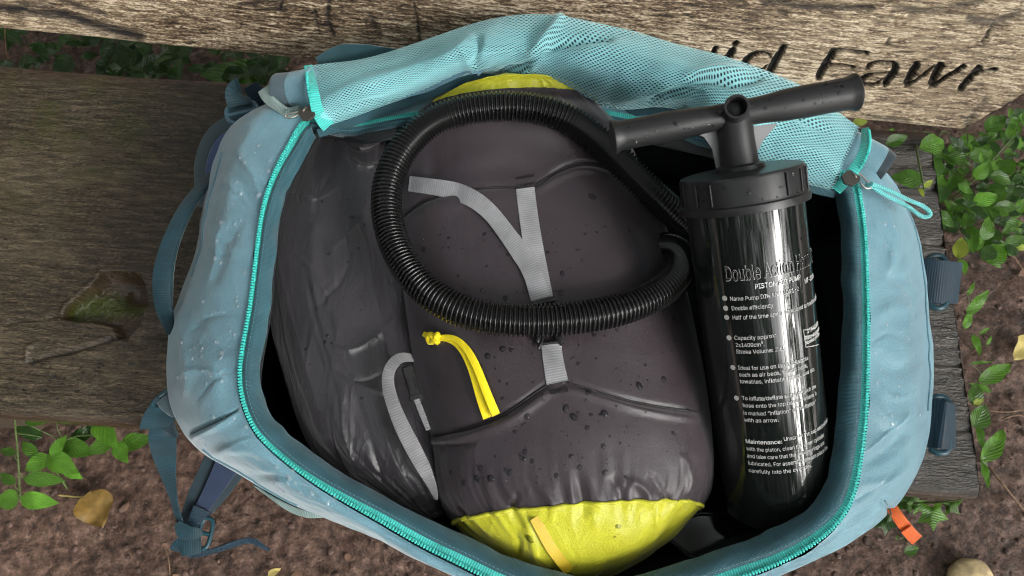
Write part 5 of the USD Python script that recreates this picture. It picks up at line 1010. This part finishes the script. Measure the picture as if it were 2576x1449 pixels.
# hose socket facing us
port = unit(CAM - hub) * .55 + pF * .55 + pa * .30; port = unit(port); e1 = unit(np.cross(pa, port)); e2 = np.cross(port, e1); o = hub + port * .008
obj('hose_socket', place(lathe([(.0110, 0), (.0104, .004), (.0102, .0150), (.0098, .0156), (.0080, .0156), (.0077, .0150), (.0075, -.004), (0, -.004)], 48), o, e1, e2, port), M['matte_black'], pump, smooth=35)
obj('socket_bore', place(lathe([(.0074, .008), (.0073, -.003), (0, -.003)], 32), o, e1, e2, port), M['hole'], pump, smooth=35)
for sg in (-1, 1): obj('lug', place(box(.0045, .0026, .003, .0006), o + pX * sg * .0125 + port * .008, pX, np.cross(port, pX), port), M['collar'], pump, smooth=25)
gp_ = [(1744, 330), (1772, 346), (1796, 374), (1812, 416), (1816, 424), (1902, 418), (1906, 396), (1918, 354), (1944, 312), (1900, 318), (1800, 330)]
gq = np.array([P(a, b, .818) for a, b in gp_]); go = gq.mean(0); g1 = pX; g2 = unit(pa - g1 * (pa @ g1)); g3 = np.cross(g1, g2)
obj('guard', place(extr(Polygon(np.stack([(gq - go) @ g1, (gq - go) @ g2], 1)).buffer(.0004), .002), go - pF * .004, g1, g2, g3), M['guard'], pump, smooth=25)
# foot plate
fp = [(1676, 1338), (1700, 1318), (1760, 1300), (1850, 1300), (1960, 1292), (2012, 1296), (1990, 1325), (1930, 1356), (1840, 1382), (1760, 1396), (1735, 1392), (1700, 1362)]
fq = np.array([P(a, b, .606) for a, b in fp]); poly = Polygon(fq[:, :2]).buffer(.004).buffer(-.001)
mf = extr(poly, .012); obj('foot_plate', (mf[0] + [0, 0, .594], mf[1]), M['gloss_black'], pump, smooth=30)
rimc = np.array(poly.exterior.coords); obj('foot_rim', tube(np.c_[rimc[:, :2], np.full(len(rimc), .607)], .0024, 8, False), M['gloss_black'], pump, smooth=True)

# printing on the barrel
def barrel_at(px, py):
    d = ray(px, py); o = CAM - PB
    d2, o2 = d - pa * (d @ pa), o - pa * (o @ pa)
    A, B, C = d2 @ d2, 2 * o2 @ d2, o2 @ o2 - RB ** 2; t = (-B - math.sqrt(max(0, B * B - 4 * A * C))) / (2 * A)
    q = CAM + d * t - PB; return math.atan2(q @ pX, q @ pF), q @ pa
def wrap(v, th0, z0, sx, off):
    th = th0 + v[:, 0] * sx / RB; r = RB + off + v[:, 2]; 
    return PB + (np.sin(th) * r)[:, None] * pX + (np.cos(th) * r)[:, None] * pF + (z0 + v[:, 1])[:, None] * pa
def text(s, start, h, end=None, bold=False, sx=1.0, mat='print', off=.0004, name='printed_text', depth=.0002):
    m = meshkit.text_mesh(s, h, depth, bold); v = np.array(m.vertices); th0, z0 = barrel_at(*start)
    if end is not None:
        th1, _ = barrel_at(*end); sx = (th1 - th0) * RB / max(v[:, 0].max(), 1e-6)
    th = th0 + v[:, 0] * sx / RB; keep = th < 2.2
    f = np.array(m.faces); f = f[keep[f].all(1)]
    obj(name, (wrap(v, th0, z0, sx, off), f), M[mat], pump, smooth=False); return sx
h1 = .0117
sxd = text('Double Action Hand Pump', (1825, 706), h1, None, True, sx=.53, off=.0004, name='printed_title')
text('Double Action Hand Pump', (1825.6, 705.6), h1 * .985, None, False, sx=.535, mat='print_black', off=.0007, name='printed_title_fill')
text('PISTON AIR PUMP', (1899, 727), .0042, (2014.5, 717), True); text('HT-1158', (2023, 714), .0040, None, True, sx=.8)
h2 = .0035
sx = text('Double efficiency', (1841, 780), h2, (1945, 771))
text('Name Pump DIN EN 16051-2', (1837, 756), h2, (2009, 740))
text('Half of the time spent compared to traditional pumps', (1843, 803), h2, None, sx=sx)
text('Capacity approx:', (1848, 854), h2, (1952, 846)); text('2x1400cm³.', (1851, 872), h2, (1922, 864)); text('Stroke Volume: 2.6L', (1852.5, 888.5), h2, (1975, 880))
text('Ideal for use on large inflatable', (1857.5, 929), h2, (2033, 912)); text('such as air beds, beach balls,', (1860, 946), h2, (2031, 931)); text('towables, inflatable boats, and etc.', (1862, 963), h2, (2050, 945.5))
text('To inflate/deflate simply attach the', (1867, 1005), h2, (2053, 989)); text('hose onto the top handle where it', (1869, 1023), h2, (2054, 1006)); text('is marked “inflation” or “deflation”', (1871, 1042), h2, (2053, 1025)); text('with an arrow.', (1872.6, 1059.5), h2, (1959, 1056))
text('Maintenance:', (1876, 1113), h2, (1967, 1109), True)
text('Unscrew the cap and pull out', (1971, 1109), h2, None, sx=sx); text('with the piston, clean the inner cylinder', (1878.5, 1131.5), h2, None, sx=sx); text('and take care that the sealing rings are', (1880, 1149.5), h2, None, sx=sx); text('lubricated. For assembly please place the', (1883, 1167.5), h2, None, sx=sx); text('carefully into the cylinder.', (1884, 1186), h2, (2042, 1175))
text('STANDARD', (2029, 839), .0038, None, sx=.85); text('Piston displacement', (2025, 856), .0030, None, True, sx=.8); text('Nominal pressure', (2026, 867), .0030, None, True, sx=.8)
def bandline(pts_, wid=.0006):
    P_ = [barrel_at(*q) for q in pts_]; out_ = []
    for (t0, z0), (t1, z1) in zip(P_[:-1], P_[1:]):
        n = 10; t_ = np.linspace(t0, t1, n); z_ = np.linspace(z0, z1, n); q = PB + (np.sin(t_) * (RB + .0005))[:, None] * pX + (np.cos(t_) * (RB + .0005))[:, None] * pF + z_[:, None] * pa
        out_.append(ribbon(q, wid, unit(q - PB - ((q - PB) @ pa)[:, None] * pa), .00015))
    return join(out_)
obj('printed_frame', join([bandline([(2020, 830), (2052, 824)]), bandline([(2020, 830), (2026, 873)]), bandline([(2023, 846), (2056, 839)]), bandline([(2026, 873), (2058, 866)])]), M['print'], pump)
for b in [(1823.5, 750), (1826, 775), (1828.5, 798), (1834.5, 849.5), (1844, 924), (1853, 1001)]:
    t0, z0 = barrel_at(*b); m = trimesh.creation.cylinder(.0022, .0003, sections=20); v = np.array(m.vertices)
    obj('printed_bullet', (wrap(v, t0, z0, 1.0, .0004), m.faces), M['bullet'], pump, smooth=False)

# ---- the corrugated hose
hp = [(1640, 640, .655), (1664, 622, .675), (1704, 634, .695), (1712, 680, .71), (1660, 735, .725), (1560, 778, .738), (1440, 800, .744), (1310, 806, .747), (1180, 788, .748), (1080, 735, .745), (1010, 650, .738), (976, 555, .735), (978, 455, .738), (1020, 368, .742), (1090, 305, .746), (1180, 276, .752), (1290, 268, .753), (1400, 288, .748), (1490, 340, .737), (1570, 415, .73), (1640, 485, .72), (1700, 540, .70), (1750, 580, .675), (1800, 610, .64)]
hc = even(curve(pts(hp), 3000), step=.0039 / 8); nh = len(hc)
hr = .0134 * (1 + .10 * np.clip(1.3 * np.cos(np.arange(nh) / 8 * 2 * pi), -1, 1))
hose = thing('pump_hose', 'corrugated black hose curled in a loop over the big stuff sack', 'hose', tuple(hc[nh // 2] - [0, 0, .014]))
obj('hose_tube', tube(hc, hr, 28), M['hose'], hose, smooth=True)
def cuff(p0, p1, r): obj('cuff', tube(np.array([p0, p0 + (p1 - p0) * .05, p1 - (p1 - p0) * .05, p1]), [r * .9, r, r, r * .9], 28), M['collar'], hose, smooth=35)
cuff(hc[-1], hc[-1] + unit(hc[-1] - hc[-60]) * .03, .0150)

# ================================================================ RAIN DROPS
def drops(parent, surf, zones, n, rmin, rmax, seed, flat=.55):
    r = np.random.default_rng(seed); im = trimesh.creation.icosphere(2); ms = []
    while len(ms) < n:
        x0, y0, x1, y1, pp = zones[r.integers(len(zones))]; x, y = r.uniform(x0, x1), r.uniform(y0, y1)
        if not pp.contains(Point(x, y)): continue
        if noise(np.array([x / 55., y / 55., seed]), 3) < .42 and r.random() < .5: continue
        D = surf.depth(x, y)
        if np.isnan(D): continue
        c = PD(x, y, D); a = PD(x + 3, y, float(surf.depth(x + 3, y))); b = PD(x, y + 3, float(surf.depth(x, y + 3)))
        nn = unit(np.cross(a - c, c - b)) if not np.isnan(a + b).any() else bz
        if nn @ (CAM - c) < 0: nn = -nn
        s = rmin + (rmax - rmin) * r.random() ** 4; t1 = unit(np.cross(nn, [.3, 1, .1])); t2 = np.cross(nn, t1); an = r.random() * 6
        e1, e2 = t1 * math.cos(an) + t2 * math.sin(an), t2 * math.cos(an) - t1 * math.sin(an)
        ms.append((c + im.vertices[:, 0:1] * s * r.uniform(.9, 1.5) * e1 + im.vertices[:, 1:2] * s * e2 + im.vertices[:, 2:3] * s * flat * nn, im.faces))
    obj('water_drops', join(ms), M['water'] if parent == bag else M['water_clear'], parent, smooth=True, kind='stuff')
zn = lambda l: (*np.min(l, 0), *np.max(l, 0), Polygon(l))
zl_ = zn([(600, 340), (740, 330), (690, 420), (650, 540), (630, 700), (600, 880), (595, 980), (620, 1050), (690, 1150), (860, 1262), (840, 1295), (720, 1245), (610, 1185), (520, 1130), (470, 1075), (440, 990), (440, 900), (460, 800), (500, 690), (525, 560), (545, 450)])
zr_ = zn([(2190, 520), (2240, 520), (2290, 640), (2310, 760), (2325, 900), (2315, 1060), (2280, 1180), (2220, 1260), (2120, 1340), (1960, 1420), (2080, 1350), (2160, 1250), (2190, 1100), (2198, 900), (2195, 700)])
drops(bag, shell, [zl_], 330, .0006, .0023, 1); drops(bag, shell, [zr_], 150, .0006, .0020, 2)
drops(sack, on_sack, [zn([(1040, 480), (1560, 480), (1720, 850), (1760, 1230), (1120, 1230)])], 240, .0007, .0031, 4)
drops(sack, on_sack, [zn([(1250, 1330), (1600, 1290), (1600, 1380), (1400, 1440)])], 14, .0007, .0030, 5)
drops(ls, on_left, [zn([(730, 480), (960, 430), (960, 820), (1000, 900), (850, 1100), (760, 950)])], 60, .0006, .0022, 6)
ms = []; r = np.random.default_rng(12); im = trimesh.creation.icosphere(2)
for kk in range(110):
    if kk < 60: sg = r.choice([-1, 1]); L = r.uniform(.02, half - .012); an = r.uniform(-.7, 1.2); rad = .0127 if sg < 0 else .0134; nn = pF * math.cos(an) + pa * math.sin(an); c = hub + pX * sg * L + nn * np.interp(L, [.02, .042, .074], [.011, .0125, rad])
    elif kk < 85: an = r.uniform(-1.2, 1.0); nn = pX * math.sin(an) + pF * math.cos(an); c = PB + pa * (cz + r.uniform(.004, .024)) + nn * (rc_ + .0001)
    else: an = r.uniform(-.8, .9); nn = pX * math.sin(an) + pF * math.cos(an); c = PB + pa * r.uniform(.03, pL - .01) + nn * RB
    s = .0005 + .0013 * r.random() ** 3; t1 = unit(np.cross(nn, [.3, 1, .1])); t2 = np.cross(nn, t1)
    ms.append((c + im.vertices[:, 0:1] * s * 1.2 * t1 + im.vertices[:, 1:2] * s * t2 + im.vertices[:, 2:3] * s * .6 * nn, im.faces))
obj('water_drops', join(ms), M['water_clear'], pump, smooth=True, kind='stuff')

# beads of water on the wet seat
r = np.random.default_rng(77); im = trimesh.creation.icosphere(1); ms = []
kk = 0
while kk < 520:
    x, y = r.uniform(0, 640), r.uniform(160, 1060)
    if y < 160 + x * .09 or y > 1020 + x * .06 or (x > 420 and y > 460) or noise(np.array([x / 40., y / 40., 3.]), 5) < .45: continue
    c = P(x, y, SEAT_Z + .0004); s = .0005 + .0012 * r.random() ** 3; e = r.uniform(.8, 2.0)
    ms.append((c + im.vertices * [s * e, s, s * .7], im.faces)); kk += 1
obj('water_drops', join(ms), M['water_clear'], bench, smooth=True, kind='stuff')

# ================================================================ THE WOOD ROUND THE CLEARING
rw = np.random.default_rng(41)
M['canopy'] = usdkit.material(stage, '/World/Looks/canopy_leaf', {'p': ('diffuse_bsdf', {'color': (0.035, 0.055, 0.022)}), 't': ('translucent_bsdf', {'color': (0.05, 0.075, 0.025)}), 'm': ('mix_closure', {'fac': 0.35})}, [('p.BSDF', 'm.closure1'), ('t.BSDF', 'm.closure2')], surface='m.closure')
M['bark'] = plain('wood_bark', (0.06, 0.048, 0.036), rough=0.8, var=0.3, scale=8)
NW = 26000
d = rw.normal(size=(NW, 3)); d = unit(d); d[:, 2] = np.abs(d[:, 2])
el = np.degrees(np.arcsin(d[:, 2])); R = rw.uniform(5.5, 9.0, NW)
cx, cf, ca = d @ pX, d @ pF, d @ pa
phi, alp = np.degrees(np.arctan2(cx, cf)), np.degrees(np.arcsin(ca))
gapm = np.degrees(np.arccos(np.clip(d @ SUN_DIR, -1, 1))) < 20 + 8 * noise(d * 6, 2)
cover = np.where(el < 34, 1.0, 0.33)
keep = (el > 3) & (rw.random(NW) < cover) & (noise(d * 4.2, 8) > np.where(el < 34, .12, .36)) & ~(gapm & (rw.random(NW) < .62))
c = d[keep] * R[keep][:, None] + [0, .3, .3]
n = len(c); a = unit(rw.normal(size=(n, 3))); b = unit(np.cross(a, unit(rw.normal(size=(n, 3))))); s = rw.uniform(.22, .40, n)[:, None]
V = np.stack([c - a * s, c + b * s * .55, c + a * s, c - b * s * .55], 1).reshape(-1, 3); V[:, 2] = np.maximum(V[:, 2], .02)
obj('woodland', (V, q2t(np.arange(4 * n).reshape(-1, 4))), M['canopy'], smooth=False, kind='stuff', label='leafy woodland round and over the clearing', cat='woodland')
